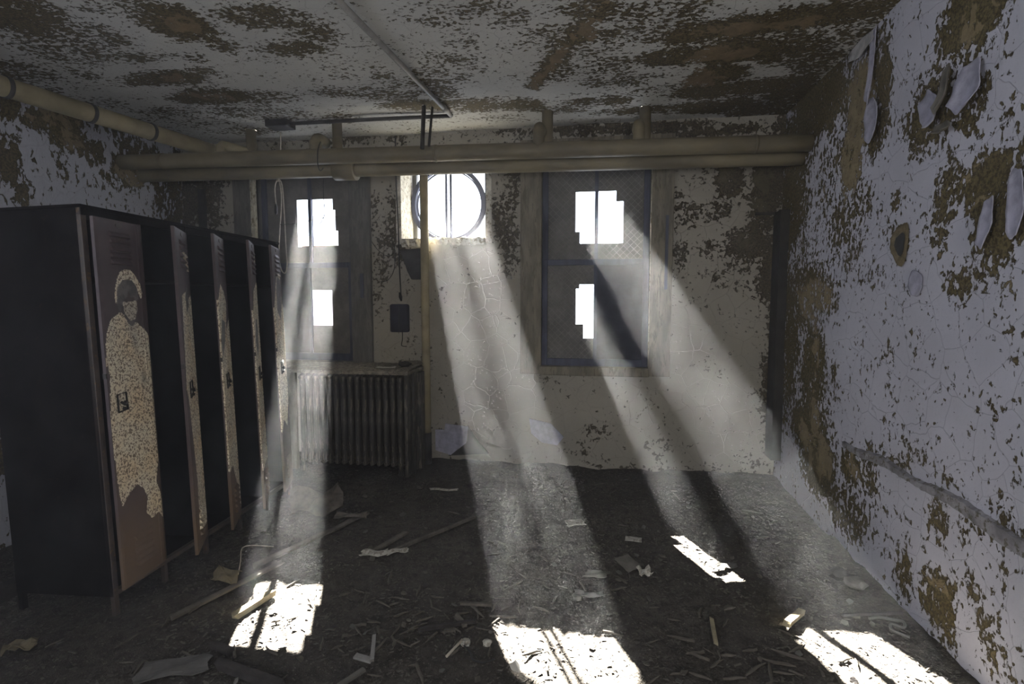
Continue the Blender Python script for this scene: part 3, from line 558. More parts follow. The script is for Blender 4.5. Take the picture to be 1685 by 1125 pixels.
d0 = make_door(0, 6, [PL['halo'], PL['chin'], PL['body']], [PL['face_dark']])
make_door(1, 28, [PL['d2'], PL['d2s']], [[(.10,1.62),(.16,1.55),(.14,1.45),(.08,1.5)]])
make_door(2, 26, [PL['d3']], [PL['d3d']])
make_door(3, 27, [PL['d4'], [(.02,1.77),(.08,1.77),(.05,1.86),(.03,1.84)]], [[(.2,1.40),(.13,1.40),(.12,1.2),(.2,1.15),(.26,1.25)]])
make_door(4, 20, [PL['d5']], [[(.17,1.70),(.06,1.68),(.05,1.50),(.12,1.38),(.22,1.45),(.22,1.60)]])

# ------------------------------------------------------------------ radiator and shelf
rd = empty('radiator', (-2.10, 4.33, 0)); tag(rd, 'tall cast iron column radiator with peeling paint under the left window', 'radiator')
xs_ = [-2.60 + i*.0655 for i in range(15)]
proto = None
for i, x in enumerate(xs_):
    if proto is None:
        mb = MB()
        for y in (-.09, .09):
            mb.tube([(0, y, .10), (0, y, .16), (0, y, .78), (0, y, .84)], [.024, .021, .021, .024], 10)
        mb.box(-.012, .012, -.09, .09, .09, .85)
        lo = [(0, y, .10 + .012*math.cos(y*16)) for y in (-.115, -.07, 0, .07, .115)]
        mb.tube(lo, [.018, .028, .028, .028, .018], 10); mb.tube([(a, b, c_+.75) for a, b, c_ in lo], [.018, .028, .028, .028, .018], 10)
        proto = mb.build('section', M['radiator'], rd); s_ = proto
    else:
        s_ = proto.copy(); COL.objects.link(s_); s_.parent = rd
    s_.location = (x+2.10, 0, 0)
for x in (xs_[0], xs_[-1]):
    for y in (-.09, .09): MB().tube([(x+2.10, y, 0), (x+2.10, y, .06), (x+2.10, y, .11)], [.026, .018, .022], 10).build('leg', M['radiator'], rd)
for z_ in (.12, .82): MB().tube([(-.52, 0, z_), (.44, 0, z_)], .02, 8).build('connector', M['radiator'], rd)
MB().tube([(.44,0,.12),(.50,0,.12),(.51,0,.08),(.51,0,-.02)], .014, 8).tube([(.42,0,.12),(.47,0,.12)], .028, 8).build('supply_pipe', M['dark_iron'], rd)

sh = MB(); nx_, ny_ = 60, 24; vs = []
for j in range(ny_):
    for i in range(nx_):
        x = -2.98 + 1.40*i/(nx_-1); y = 4.17 + .52*j/(ny_-1)
        vs.append((x, y, .925 + .012*random.random()*(0 if j == 0 else 1) + (.03*j/ny_ if x > -1.8 else 0)))
sh.add(vs, [(j*nx_+i, j*nx_+i+1, (j+1)*nx_+i+1, (j+1)*nx_+i) for j in range(ny_-1) for i in range(nx_-1)])
sh.box(-2.98, -1.58, 4.165, 4.69, .895, .9249)
so = sh.build('window_shelf', M['shelf_dust']); tag(so, 'dust-covered slab shelf over the radiator below the left window', 'shelf')
# flared broken plaster end beside the radiator
mb = MB(); mb.box(-1.63, -1.60, 4.20, 4.70, 0, .90); mb.box(-1.66, -1.57, 4.45, 4.70, 0, .88)
so = mb.build('radiator_side_board', M['radiator'], bevel=.004); tag(so, 'narrow scabby board closing the right end of the radiator', 'board')
MB().tube([(-1.585,4.3,.0),(-1.585,4.3,.9)],.012,8).build('radiator_riser', M['radiator'])
tag(bpy.data.objects['radiator_riser'], 'thin flaking pipe rising beside the right end of the radiator', 'pipe')
mb = MB(); mb.box(-2.93, -2.67, 4.25, 4.28, 0, .895)
tag(mb.build('plaster_slab', M['casing_warm']), 'grey plaster panel left of the radiator behind the lockers', 'panel')

# ------------------------------------------------------------------ pipes
def pipe(name, pts, r, mat, label, n=20, extra=None, cat='pipe', parts=()):
    o = MB().tube(pts, r, n).build(name, mat)
    # origin at first point
    tag(o, label, cat)
    for (pn, pmb, pm) in parts: pmb.build(pn, pm, o)
    return o
def lerp(a, b, t): return tuple(a[i]+(b[i]-a[i])*t for i in range(3))
A0, A1 = (-4.12, 4.05, 2.725), (1.50, 4.19, 2.665)
bands = [('band', MB().tube([lerp(A0, A1, tt), lerp(A0, A1, tt+.004)], .066, 20), M['pipe']) for tt in (.07, .5, .93)]
pipe('steam_pipe', [lerp(A0, A1, i/24) for i in range(25)], .062, M['pipe'], 'front one of the two thick lagged pipes crossing below the ceiling', 24, parts=bands)
B0, B1 = (-4.12, 4.24, 2.655), (1.50, 4.34, 2.60)
mbc = MB().tube([(-2.24,4.27,2.635),(-2.05,4.27,2.63)], .085, 20)
pipe('steam_pipe', [lerp(B0, B1, i/24) for i in range(25)], .058, M['pipe'], 'rear lower one of the two thick lagged pipes, with a bulging coupling', 24, parts=[('coupling', mbc, M['pipe'])])
def stub(x, y, lab, mat=M['pipe'], r=.045, topy=None):
    z = 2.70
    pts = [(x, y, z), (x, y, 2.80)]
    if topy: 
        for k in range(7):
            a = PI/2*k/6; pts.append((x, y + .07*(1-math.cos(a)), 2.80 + .07*math.sin(a)))
        pts += [(x, topy, 2.87)]
    else: pts += [(x, y, ZC)]
    return pipe('pipe_riser', pts, r, mat, lab)
stub(-.475, 4.13, 'rounded elbow rising off the thick pipes above the left edge of the right window', topy=4.30)
stub(.285, 4.19, 'rounded elbow rising off the thick pipes above the right side of the right window', topy=4.36)
pipe('pipe_riser', [(-.43,4.36,2.60),(-.43,4.36,ZC)], .045, M['pipe'], 'short pipe into the ceiling behind the left elbow of the right window')
pipe('pipe_riser', [(.345,4.40,2.60),(.345,4.40,ZC)], .045, M['pipe'], 'short pipe into the ceiling behind the right elbow of the right window')
pipe('pipe_riser', [(-2.24,4.32,2.62),(-2.24,4.32,ZC)], .042, M['pipe'], 'short pipe into the ceiling above the left window')
stub(-2.33, 4.12, 'dark elbow on top of the thick pipes above the left window', topy=4.28, r=.05)
pipe('pipe_riser', [(-3.10,4.38,2.62),(-3.10,4.38,ZC)], .045, M['pipe'], 'short pipe into the ceiling at the left end above the lockers')
# sloping pipes in the left corner
P0, P1 = (-3.90, -.2, 2.93), (-3.55, 4.45, 2.93)
L0, L1 = (-3.96, .2, 2.80), (-3.45, 4.30, 2.865)
bands = [('band', MB().tube([lerp(L0, L1, tt), lerp(L0, L1, tt+.006)], .068, 20), M['dark_iron']) for tt in (.18, .34, .50, .63, .75, .86)]
pipe('lagged_pipe', [lerp(L0, L1, i/16) for i in range(17)] + [(-3.44,4.36,2.84),(-3.44,4.38,2.76),(-3.44,4.38,2.70)], .062, M['pipe_light'], 'tan lagged pipe in banded lengths running along the left wall under the ceiling', 20, parts=bands)
pipe('lagged_pipe', [(-3.32,4.26,2.77),(-3.32,4.26,2.83),(-3.315,4.265,2.87),(-3.30,4.275,2.89),(-3.28,4.29,2.885),(-2.92,4.48,2.78),(-2.85,4.52,2.76)], .048, M['pipe_light'], 'short tan elbowed pipe beside the end of the long left wall pipe', 16)
# vertical pipe on the back wall
vp = pipe('wall_pipe', [(-1.565,4.60,.30),(-1.565,4.60,2.74)], .0375, M['pipe_light'], 'tan vertical pipe on the back wall in front of the round window', 20,
     parts=[('pipe_foot', MB().tube([(-1.565,4.60,-.02),(-1.565,4.60,.30)], .042, 20), M['dark_iron'])])
# ceiling conduit
pipe('ceiling_conduit', [(-1.32,2.30,3.02),(-1.2,4.23,3.02)], .018, M['pipe_grey'], 'grey conduit running along the ceiling toward the camera', 12,
     parts=[('coupling', MB().tube([(-1.21,4.05,3.02),(-1.205,4.13,3.02)], .024, 12), M['pipe_grey'])])
bpy.data.objects['ceiling_conduit'].data.materials[0] = M['pipe_grey']
pipe('ceiling_conduit', [(-1.2,4.24,3.02),(-1.9,4.22,3.022),(-2.62,4.20,3.02)], .016, M['dark_iron'], 'dark thin conduit across the ceiling just in front of the back wall', 12)
b_ = MB().box(-2.80,-2.60,4.14,4.28,2.99,3.045).build('junction_box', M['dark_iron'], bevel=.005); tag(b_, 'dark flat junction box on the ceiling at the left end of the conduit', 'box')
def hang(name, pts, r, mat, label, cat, seg=4):
    # smooth the polyline
    P = [Vector(p) for p in pts]; out = []
    for i in range(len(P)-1):
        p0 = P[max(i-1,0)]; p1 = P[i]; p2 = P[i+1]; p3 = P[min(i+2,len(P)-1)]
        for s in range(seg):
            t_ = s/seg
            out.append(.5*((2*p1)+(p2-p0)*t_+(2*p0-5*p1+4*p2-p3)*t_*t_+(3*p1-p0-3*p2+p3)*t_**3))
    out.append(P[-1]); o = MB().tube(out, r, 6).build(name, mat); tag(o, label, cat); return o
o = hang('hanging_rod', [(-1.37,4.06,3.05),(-1.366,4.02,2.9),(-1.37,4.0,2.70)], .017, M['grime'], 'thicker of the two dark rods from the ceiling to the thick pipes', 'rod')
o = hang('hanging_rod', [(-1.315,4.10,3.05),(-1.31,4.04,2.9),(-1.315,4.0,2.72)], .010, M['grime'], 'thinner right one of the two dark rods from ceiling to pipes', 'rod')
# cord hanging over the pipe in front of the left window
cd = hang('looped_rope', [(-2.729,4.250,2.973),(-2.857,4.440,2.861),(-2.885,4.446,2.671),(-2.891,4.440,2.615)], .006, M['rope'], 'pale looped cord hanging from the ceiling in front of the left window', 'cord')
def part_curve(name, pts, r, mat, parent):
    o = hang(name, pts, r, mat, None, None); o.parent = parent; return o
part_curve('loop', [(-2.885,4.440,2.626),(-2.852,4.440,2.559),(-2.841,4.440,2.279),(-2.835,4.440,2.000),(-2.830,4.440,1.854),(-2.852,4.440,1.776),(-2.891,4.440,1.810),(-2.908,4.440,1.944),(-2.891,4.440,2.167),(-2.863,4.440,2.447),(-2.880,4.440,2.615)], .0055, M['rope'], cd)
part_curve('strand', [(-2.897,4.440,2.626),(-2.925,4.440,2.548),(-2.921,4.440,2.391)], .005, M['rope'], cd)
MB().tube([(-2.921,4.440,2.402),(-2.921,4.440,2.380),(-2.921,4.440,2.324),(-2.921,4.440,2.307)], [.006,.014,.014,.006], 8).build('weight', M['wire'], cd)
MB().tube([(-2.888,4.440,2.654),(-2.888,4.440,2.604)], .014, 8).build('knot', M['rope'], cd)
hang('loose_wire', [(-2.23,4.02,2.80),(-2.235,3.98,2.72),(-2.23,3.97,2.60),(-2.21,3.97,2.56),(-2.19,3.98,2.585)], .004, M['wire'], 'short twisted wire hooked over the thick pipe above the left window', 'wire')
hang('loose_wire', [(-2.40,4.72,2.70),(-2.54,4.66,2.70),(-2.57,4.66,2.55),(-2.565,4.66,2.36),(-2.58,4.66,2.30),(-2.62,4.66,2.24)], .004, M['wire'], 'thin wire with a knot dangling over the right of the upper left window', 'wire')
hang('loose_wire', [(-2.60,4.0,2.15),(-2.5,4.1,2.17),(-2.42,4.3,2.24),(-2.40,4.6,2.30)], .003, M['wire'], 'thin horizontal wire reaching from the looped cord toward the window', 'wire')
hang('wall_wire', [(-1.87,4.71,3.03),(-1.865,4.70,2.6),(-1.855,4.71,2.2),(-1.85,4.70,1.9),(-1.835,4.70,1.53)], .006, M['wire'], 'dark wire running down the back wall to the blue-black panel', 'wire')
hang('wall_wire', [(-1.92,4.71,2.07),(-1.89,4.70,1.99),(-1.90,4.70,1.82),(-1.96,4.70,1.72),(-2.04,4.70,1.70)], .0035, M['wire'], 'thin curled wire loop on the wall left of the vertical wire', 'wire')
hang('wall_wire', [(-2.12,4.70,2.08),(-2.05,4.70,1.99),(-1.96,4.70,1.94),(-1.90,4.70,1.97)], .003, M['wire'], 'thin drooping wire on the wall beside the left window casing', 'wire')
hang('wall_wire', [(-1.83,4.70,1.24),(-1.83,4.70,1.16),(-1.84,4.70,1.10),(-1.79,4.70,1.09)], .004, M['wire'], 'short wire hanging from the bottom of the blue-black panel', 'wire')
MB().tube([(-1.85,4.70,1.60),(-1.838,4.69,1.56),(-1.835,4.70,1.52)], [.008,.018,.008], 8).build('wire_knot', M['wire'])
tag(bpy.data.objects['wire_knot'], 'dark knot of wire just above the blue-black panel', 'wire knot')
# blue-black panel on the wall (rounded corners)
def rounded(x0, x1, z0, z1, r, n=5):
    out = []
    for cx_, cz_, a0 in ((x1-r, z1-r, 0), (x0+r, z1-r, 90), (x0+r, z0+r, 180), (x1-r, z0+r, 270)):
        for k in range(n+1): a = R(a0 + 90*k/n); out.append((cx_+r*math.cos(a), cz_+r*math.sin(a)))
    return out
pb = MB().prism(rounded(-1.95,-1.765,1.225,1.49,.02), 1, 4.70, 4.725).build('electrical_panel', M['slate'])
tag(pb, 'small blue-black rounded panel on the wall left of the vertical pipe', 'panel')
MB().box(-1.862,-1.858,4.697,4.70,1.235,1.48).build('seam', M['casing'], pb)
# broken slab under the round window
mb = MB().prism([(-1.84,1.99),(-1.60,2.01),(-1.60,1.72),(-1.72,1.72),(-1.76,1.80),(-1.80,1.92)], 1, 4.66, 4.72)
tag(mb.build('broken_slab', M['grime'], bevel=.006), 'dark torn triangular slab under the round window left of the vertical pipe', 'slab')
# exposed plaster step on the back wall near the floor
mb = MB().prism([(-1.52,.30),(-1.43,.30),(-1.42,.36),(-1.20,.34),(-1.22,.18),(-1.30,.12),(-1.37,.06),(-1.52,.10)], 1, 4.708, 4.722)
tag(mb.build('plaster_patch', M['flake_lav']), 'pale lavender plaster patch low on the back wall right of the vertical pipe', 'plaster patch')
mb = MB().prism([(-1.20,.345),(-1.10,.20),(-1.0,.09),(-1.40,.05),(-1.28,.13),(-1.21,.2)], 1, 4.715, 4.728)
tag(mb.build('plaster_scar', M['grime']), 'dark broken edge beside the lavender plaster patch', 'plaster scar')
mb = MB().prism([(-.62,.44),(-.42,.40),(-.30,.28),(-.36,.20),(-.50,.22),(-.60,.30)], 1, 4.710, 4.722)
tag(mb.build('plaster_patch', M['flake_lav']), 'lavender plaster patch low on the back wall below the left edge of the right window', 'plaster patch')
# little ledge in the right corner
MB().box(1.28, 1.46, 4.69, 4.72, 2.235, 2.255).build('corner_bracket', M['grime']); tag(bpy.data.objects['corner_bracket'], 'thin dark bracket at the right end of the back wall', 'bracket')

# ------------------------------------------------------------------ peeling flakes on the right wall
def curl(name, y, z, w, h, bend, tilt, mat, label, seed, off=.012):
    bend *= .55
    r_ = random.Random(seed); mb = MB(); n, m = 9, 9; vs = []
    for i in range(n):
        for j in range(m):
            u = i/(n-1)*2-1; v = j/(m-1)*2-1
            s = math.sqrt(max(0, 1-.55*v*v)) ; uu = u*s*w/2*(1+.08*math.sin(5*v+seed)); vv = v*h/2*(1+.07*math.sin(4*u+seed*2))*(1-.25*u*u)
            d = off + bend*(u*u*.6 + max(0, -v)**2) + r_.uniform(-.001, .001)
            a = R(tilt); vs.append((-d, uu*math.cos(a)-vv*math.sin(a), uu*math.sin(a)+vv*math.cos(a)))
    mb.add(vs, [(i*m+j, (i+1)*m+j, (i+1)*m+j+1, i*m+j+1) for i in range(n-1) for j in range(m-1)], True)
    o = mb.build(name, mat, loc=(1.5, y, z)); md = o.modifiers.new('solid', 'SOLIDIFY'); md.thickness = .003
    tag(o, label, 'paint flake'); return o
curl('paint_flake', 2.49, 2.40, .16, .20, .05, 20, M['flake_lav'], 'large curled pale flake in the dark patch high on the right wall', 1)
curl('paint_flake', 2.74, 2.40, .13, .20, .05, -35, M['flake_lav'], 'curled flake on the left side of the dark patch high on the right wall', 2)
curl('paint_flake', 2.615, 2.44, .05, .20, .05, 10, M['tile'], 'narrow brown curled strip between the two big flakes on the right wall', 3, .03)
curl('paint_flake', 2.62, 2.28, .12, .05, .05, 5, M['tile'], 'small brown lip of paint under the two big flakes on the right wall', 4, .02)
curl('paint_flake', 3.31, 2.83, .06, .42, .03, 3, M['flake_lav'], 'long hanging lavender flake near the top of the right wall by the tan patch', 5)
curl('paint_flake', 3.28, 2.53, .14, .26, .03, -12, M['flake_lav'], 'lavender flake hanging right of the tan patch on the upper right wall', 6)
curl('paint_flake', 2.79, 1.61, .11, .13, .004, -25, M['flake_lav'], 'rounded grey-lavender flake outlined on the middle of the right wall', 7, .012)
curl('paint_flake', 2.34, 1.83, .07, .20, .02, 8, M['flake_lav'], 'white flake standing in the dark hollow at the right edge of the right wall', 8)
curl('paint_flake', 2.20, 1.88, .08, .26, .02, -5, M['flake_lav'], 'white flake at the far right edge of the right wall beside the hollow', 9)
curl('paint_flake', 3.45, 2.99, .30, .10, .02, 0, M['flake'], 'broad pale strip of paint where the right wall meets the ceiling', 10, .015)
def hole_in_wall(y, z, w, h, label):
    mb = MB(); n = 20; vs = []; rr = random.Random(3)
    for ring_, (s, d) in enumerate(((1.15, .004), (.95, .010), (.62, .003), (.45, .001))):
        for k in range(n):
            a = 2*PI*k/n; q = 1 + .16*math.sin(3*a+1) + rr.uniform(-.05, .05)
            vs.append((-d-.008, s*w/2*q*math.cos(a), s*h/2*q*math.sin(a)))
    mb.add(vs, [(r_*n+k, r_*n+(k+1) % n, (r_+1)*n+(k+1) % n, (r_+1)*n+k) for r_ in range(3) for k in range(n)], True)
    o = mb.build('wall_hole', M['hole_rim'], loc=(1.5, y, z)); tag(o, label, 'hole')
    vs2 = [v for v in vs[2*n:3*n]]; m2 = MB(); m2.add([(v[0]-.001, v[1], v[2]) for v in vs2], [tuple(range(n))]); m2.build('cavity_shade', M['wire'], o)  # flat black disc paints the shade inside the hole
hole_in_wall(2.94, 1.81, .14, .18, 'small dark hole with a tan crumbling rim in the middle of the right wall')

# ------------------------------------------------------------------ things on the floor
def plank(name, p, q, w, h, mat, label, cat, lift=.0, group=None, taper=1.0, jag=0):
    a = Vector((p[0], p[1], fz(*p[:2]) + lift + h/2)); b = Vector((q[0], q[1], fz(*q[:2]) + (q[2] if len(q) > 2 else lift) + h/2))
    L = (b-a).length; d = (b-a).normalized(); s = d.cross(Vector((0,0,1))).normalized(); u = s.cross(d)
    mb = MB(); n = 7; vs = []; rr = random.Random(int(abs(p[0])*1000))
    for i in range(n):
        t_ = i/(n-1); k = (1-(1-taper)*t_); j = rr.uniform(-1, 1)*jag
        for (sy, sz) in ((-1,-1),(1,-1),(1,1),(-1,1)):
            vs.append(d*(L*t_ + (rr.uniform(-.5,.5)*w if i in (0, n-1) else 0)) + s*(sy*w/2*k + j) + u*(sz*h/2))
    fs = [(4*i+k, 4*i+(k+1) % 4, 4*i+4+(k+1) % 4, 4*i+4+k) for i in range(n-1) for k in range(4)] + [(3,2,1,0), (4*n-4,4*n-3,4*n-2,4*n-1)]
    mb.add(vs, fs); o = mb.build(name, mat, loc=a); tag(o, label, cat, group); return o
plank('wood_lath', (-2.00,2.08), (-1.79,2.66), .035, .012, M['wood'], 'long thin grey lath lying in front of the lockers, nearest the first locker', 'lath', .012)
plank('wood_offcut', (-1.70,2.14), (-1.645,2.345), .035, .028, M['wood_pale'], 'short pale stick beside the left corner of the left sunlit patch', 'stick', .01)
plank('wood_lath', (-1.24,2.86), (-.84,3.45), .022, .016, M['wood'], 'long lath on the open floor right of the radiator', 'lath', .012, jag=.004)
plank('wood_lath', (-1.32,2.88), (-1.22,3.16), .035, .012, M['wood'], 'broken lath end left of the long one on the open floor', 'lath', .012)
plank('pipe_piece', (-1.53,1.82), (-1.20,1.76), .035, .03, M['wood_dark'], 'dark bar lying at the bottom edge of the view below the left sunlit patch', 'bar', .005)
plank('wood_offcut', (-1.66,1.945), (-1.54,1.905), .028, .022, M['wood_dark'], 'short dark stub left of the dark bar at the bottom of the view', 'stick', .008)
plank('wood_lath', (-1.93,2.58), (-1.60,3.40), .05, .012, M['wood'], 'wide long board reaching from the first lockers to the radiator', 'board', .014, jag=.012, taper=.7)
plank('wood_offcut', (.55,2.50), (.53,2.31), .018, .012, M['wood_pale'], 'upright-looking pale stick on the floor left of the right sunlit patch', 'stick', .01)
plank('wood_offcut', (.88,2.49), (.985,2.61), .03, .02, M['wood_pale'], 'short stick lying across the far tip of the right sunlit patch', 'stick', .02)
plank('metal_rod', (1.17,2.61), (1.45,2.66), .012, .012, M['wood_dark'], 'thin dark rod on the floor against the right wall', 'rod', .012)
plank('wood_offcut', (-.80,2.20), (-.55,2.29), .016, .016, M['wood_dark'], 'dark twig between the two sunlit patches', 'stick', .012)
plank('wood_offcut', (-.66,2.42), (-.51,2.44), .016, .012, M['wood'], 'flat grey stick left of the centre of the floor', 'stick', .012)
plank('wood_offcut', (-.66,2.33), (-.60,2.26), .022, .014, M['wood'], 'stubby grey chip beside the dark twig', 'stick', .012)
# bent metal strap
b0 = MB(); 
v1, v2, v3 = (-.985,1.935,.05), (-.905,1.925,.045), (-.955,2.06,.06)
def bar3(p, q, w, h):
    a, b = Vector(p), Vector(q); d = (b-a).normalized(); s = d.cross(Vector((0,0,1))).normalized(); u = s.cross(d)
    b0.add([c_+s*(sy*w/2)+u*(sz*h/2) for c_ in (a, b) for sy, sz in ((-1,-1),(1,-1),(1,1),(-1,1))], [(0,1,2,3),(7,6,5,4),(0,4,5,1),(1,5,6,2),(2,6,7,3),(3,7,4,0)])
bar3(v1, v2, .028, .010); bar3(v2, v3, .016, .012)
tag(b0.build('bent_strap', M['pipe_grey'], bevel=.001), 'bent V-shaped grey strap on the floor right of the left sunlit patch', 'metal strap')
plank('wood_offcut', (-.985,1.79), (-.925,1.90), .02, .012, M['tile'], 'grey stick pointing under the bent strap', 'stick', .02)
# light bulb on a thin stick
tag(MB().tube([(-.615,2.02,.03),(-.575,2.13,.035)], .006, 6).build('thin_stick', M['rope']), 'thin pale stick leading to the small pale lump on the middle floor', 'stick')
def lump(name, x, y, r, mat, label, cat, group=None, sq=.6):
    bm = bmesh.new(); bmesh.ops.create_icosphere(bm, subdivisions=2, radius=r); rr = random.Random(int(x*999)+5)
    for v in bm.verts: v.co *= 1 + rr.uniform(-.22, .22); v.co.z *= sq
    me = bpy.data.meshes.new(name); bm.to_mesh(me); bm.free(); me.materials.append(mat)
    o = bpy.data.objects.new(name, me); COL.objects.link(o); o.location = (x, y, fz(x, y)+r*sq*.7); tag(o, label, cat, group); return o
lump('rubble_lump', -.565, 2.145, .022, M['paper'], 'small pale lump at the tip of the thin stick', 'rubble')
lump('rubble_lump', -.47, 2.17, .022, M['paper'], 'pale lump right of the thin stick and its own lump', 'rubble')
lump('brick_piece', 1.32, 3.02, .05, M['grime'], 'dark broken lump farther from the camera at the foot of the right wall', 'rubble')
lump('brick_piece', 1.37, 2.93, .055, M['tile'], 'grey broken lump nearer the camera at the foot of the right wall', 'rubble', sq=.5)
lump('rubble_lump', -.09, 2.62, .03, M['tile'], 'small grey rubble lump beside the rough chunk in the middle of the floor', 'rubble')
def sheet(name, x, y, w, h, rot, mat, label, cat, wav=.008, lift=.014, tilt=(0,0), group=None, jag=.12, seed=1):
    rr = random.Random(seed); n = 7; vs = []
    for i in range(n):
        for j in range(n):
            u = i/(n-1)-.5; v = j/(n-1)-.5
            e = 1 if (i in (0, n-1) or j in (0, n-1)) else 0
            vs.append((u*w*(1+e*rr.uniform(-jag, jag)), v*h*(1+e*rr.uniform(-jag, jag)), wav*math.sin(u*7+seed)*math.cos(v*6+seed) + rr.uniform(-.1,.1)*wav + u*tilt[0] + v*tilt[1]))
    zmin = min(v[2] for v in vs)
    mb = MB().add(vs, [(i*n+j, (i+1)*n+j, (i+1)*n+j+1, i*n+j+1) for i in range(n-1) for j in range(n-1)])
    o = mb.build(name, mat, loc=(x, y, fz(x, y)+lift-zmin)); o.rotation_euler = (0, 0, R(rot))
    md = o.modifiers.new('solid', 'SOLIDIFY'); md.thickness = .003; tag(o, label, cat, group); return o
sheet('card', .235, 3.265, .10, .06, -6, M['paper'], 'small whitish card left of the thin sunlit strip', 'card', .002, .02, jag=.02, seed=2)
sheet('tile_fragment', .185, 2.95, .11, .11, 43, M['tile'], 'grey diamond-lying tile fragment in the middle of the floor', 'tile fragment', .002, .02, (0,.03), jag=.05, seed=3)
sheet('crumpled_paper', .27, 2.86, .07, .07, 20, M['paper'], 'crumpled pale scrap just right of the diamond tile', 'paper', .022, .015, seed=4)
sheet('tile_fragment', -.14, 3.45, .12, .09, 20, M['paper'], 'flat pale fragment far back in the middle of the floor', 'tile fragment', .004, .02, seed=5)
sheet('tile_fragment', .01, 2.81, .13, .08, -25, M['tile'], 'grey fragment left of the diamond tile', 'tile fragment', .003, .02, (.03,0), seed=6)
sheet('plaster_chunk', -.03, 2.62, .15, .05, 5, M['plastic'], 'rough oblong chunk above the middle sunlit patch', 'plaster chunk', .012, .02, seed=7)
sheet('plastic_sheet', -1.70, 1.78, .26, .12, 25, M['plastic'], 'dusty flat sheet at the bottom edge left of the dark bar', 'sheet', .01, .012, seed=8)
sheet('torn_paper', -2.46, 1.78, .11, .06, 40, M['paper_old'], 'yellowish torn paper scrap in the dark bottom left corner', 'paper', .02, .012, seed=9)
sheet('cardboard_sheet', -1.98, 3.36, .34, .22, 30, M['wood'], 'bent cardboard sheet standing like a tent before the radiator', 'cardboard', .05, .02, (0,.10), seed=10)
sheet('cardboard_sheet', -1.68, 3.30, .22, .06, 10, M['wood'], 'curled dark strip right of the tented cardboard', 'cardboard', .02, .02, seed=14)
sheet('folded_paper', -1.97, 2.43, .17, .06, -10, M['paper_old'], 'folded yellowish card on the floor in front of the first locker', 'card', .02, .015, (0,.04), seed=11)
sheet('plaster_chunk', .72, 3.02, .16, .05, 25, M['plastic'], 'pale smear of plaster at the near end of the thin sunlit strip', 'plaster chunk', .008, .015, seed=12)
sheet('paper_scrap', -1.30, 2.83, .16, .07, 15, M['paper'], 'torn pale paper beside the broken lath on the left floor', 'paper', .01, .018, seed=13)
sheet('paper_scrap', -1.17, 2.87, .12, .05, 30, M['paper'], 'narrow pale scrap right of the torn paper on the left floor', 'paper', .01, .018, seed=15)
sheet('paper_scrap', -1.20, 3.92, .22, .04, 5, M['paper'], 'thin pale scrap on the floor in front of the radiator right end', 'paper', .004, .02, seed=16)
sheet('paper_on_shelf', -1.83, 4.30, .16, .07, 10, M['paper'], 'small pale paper on the right end of the dusty shelf', 'paper', .006, 0, seed=17).location.z = .945
lump('plaster_on_shelf', -1.68, 4.36, .06, M['grime'], 'dark rubble heap on the right end of the dusty shelf', 'rubble', sq=.4).location.z = .965
hang('floor_wire', [(-1.93,2.47,.03),(-1.95,2.52,.08),(-2.0,2.60,.11),(-2.0,2.68,.09),(-1.94,2.80,.03)], .003, M['rope'], 'thin pale wire arching over the rubble beside the lath', 'wire')
hang('cord_coil', [(1.28,2.60,.03),(1.33,2.62,.03),(1.38,2.61,.03),(1.42,2.59,.035),(1.40,2.55,.03),(1.36,2.57,.03),(1.34,2.53,.03),(1.36,2.50,.03),(1.39,2.48,.03)], .007, M['plastic'], 'dirty coiled cord on the floor by the right wall', 'cord')
hang('floor_wire', [(-.56,2.10,.03),(-.52,2.06,.03),(-.50,2.02,.03),(-.45,2.01,.03),(-.41,2.04,.03)], .004, M['wire'], 'curved dark wire beside the small pale lump in the middle', 'wire')

# countless bits: individual splinters and flakes (the largest in view), the rest as one litter mesh
def splinter_mesh(seed):
    rr = random.Random(seed); L = rr.uniform(.05, .11); mb = MB()
    pts = [(L*(t_-.5), rr.uniform(-.004,.004), rr.uniform(-.001,.003)) for t_ in (0,.3,.65,1)]
    mb.tube(pts, [rr.uniform(.003,.006), .006, .0055, .002], 5, True, False)
    me_o = mb.build('wood_splinter', M[rr.choice(['wood','wood_dark','wood'])]); return me_o
def chip_mesh(seed):
    rr = random.Random(seed); n = rr.choice([4,5,6]); r = rr.uniform(.012,.026)
    poly = [(r*rr.uniform(.6,1.2)*math.cos(2*PI*k/n), r*rr.uniform(.5,1.1)*math.sin(2*PI*k/n)) for k in range(n)]
    return MB().prism(poly, 2, 0, .003).build('plaster_chip', M[rr.choice(['tile','wood','plastic','tile','wood','wood_dark'])])
sp_l = 'thin broken wood splinter lying among the dirt of the floor'; sp_g = 'wood splinters scattered over the floor'
ch_l = 'small flat plaster or paint chip lying on the dirt floor'; ch_g = 'plaster chips scattered over the floor'
sps = [splinter_mesh(50+i) for i in range(8)]; chs = [chip_mesh(90+i) for i in range(10)]
def spot():
    while True:
        # denser in the middle strip between lockers and right wall
        y = 1.75 + 2.8*random.random()**1.25; x = random.uniform(-2.15 if y > 2 else -2.4, 1.42)
        if y > 4.1 and x < -1.5: continue
        return x, y
def scatter(protos, count, lab, grp, cat, tilt):
    for i in range(count):
        s = protos[i % len(protos)]; o = s if i < len(protos) else s.copy()
        if i >= len(protos): COL.objects.link(o)
        x, y = spot()
        if cat == 'splinter' and random.random() < .45: x, y = random.gauss(-.78, .28), random.gauss(2.30, .20); y = max(y, 1.8)
        if cat == 'splinter' and random.random() < .2: x, y = random.gauss(.75, .25), random.gauss(2.25, .25); y = max(y, 1.8)
        o.location = (x, y, fz(x, y)+.006); o.rotation_euler = (random.gauss(0, tilt), random.gauss(0, tilt), random.uniform(0, 2*PI))
        q = random.uniform(.6, 1.25); o.scale = (q, q, q); tag(o, lab, cat, grp)
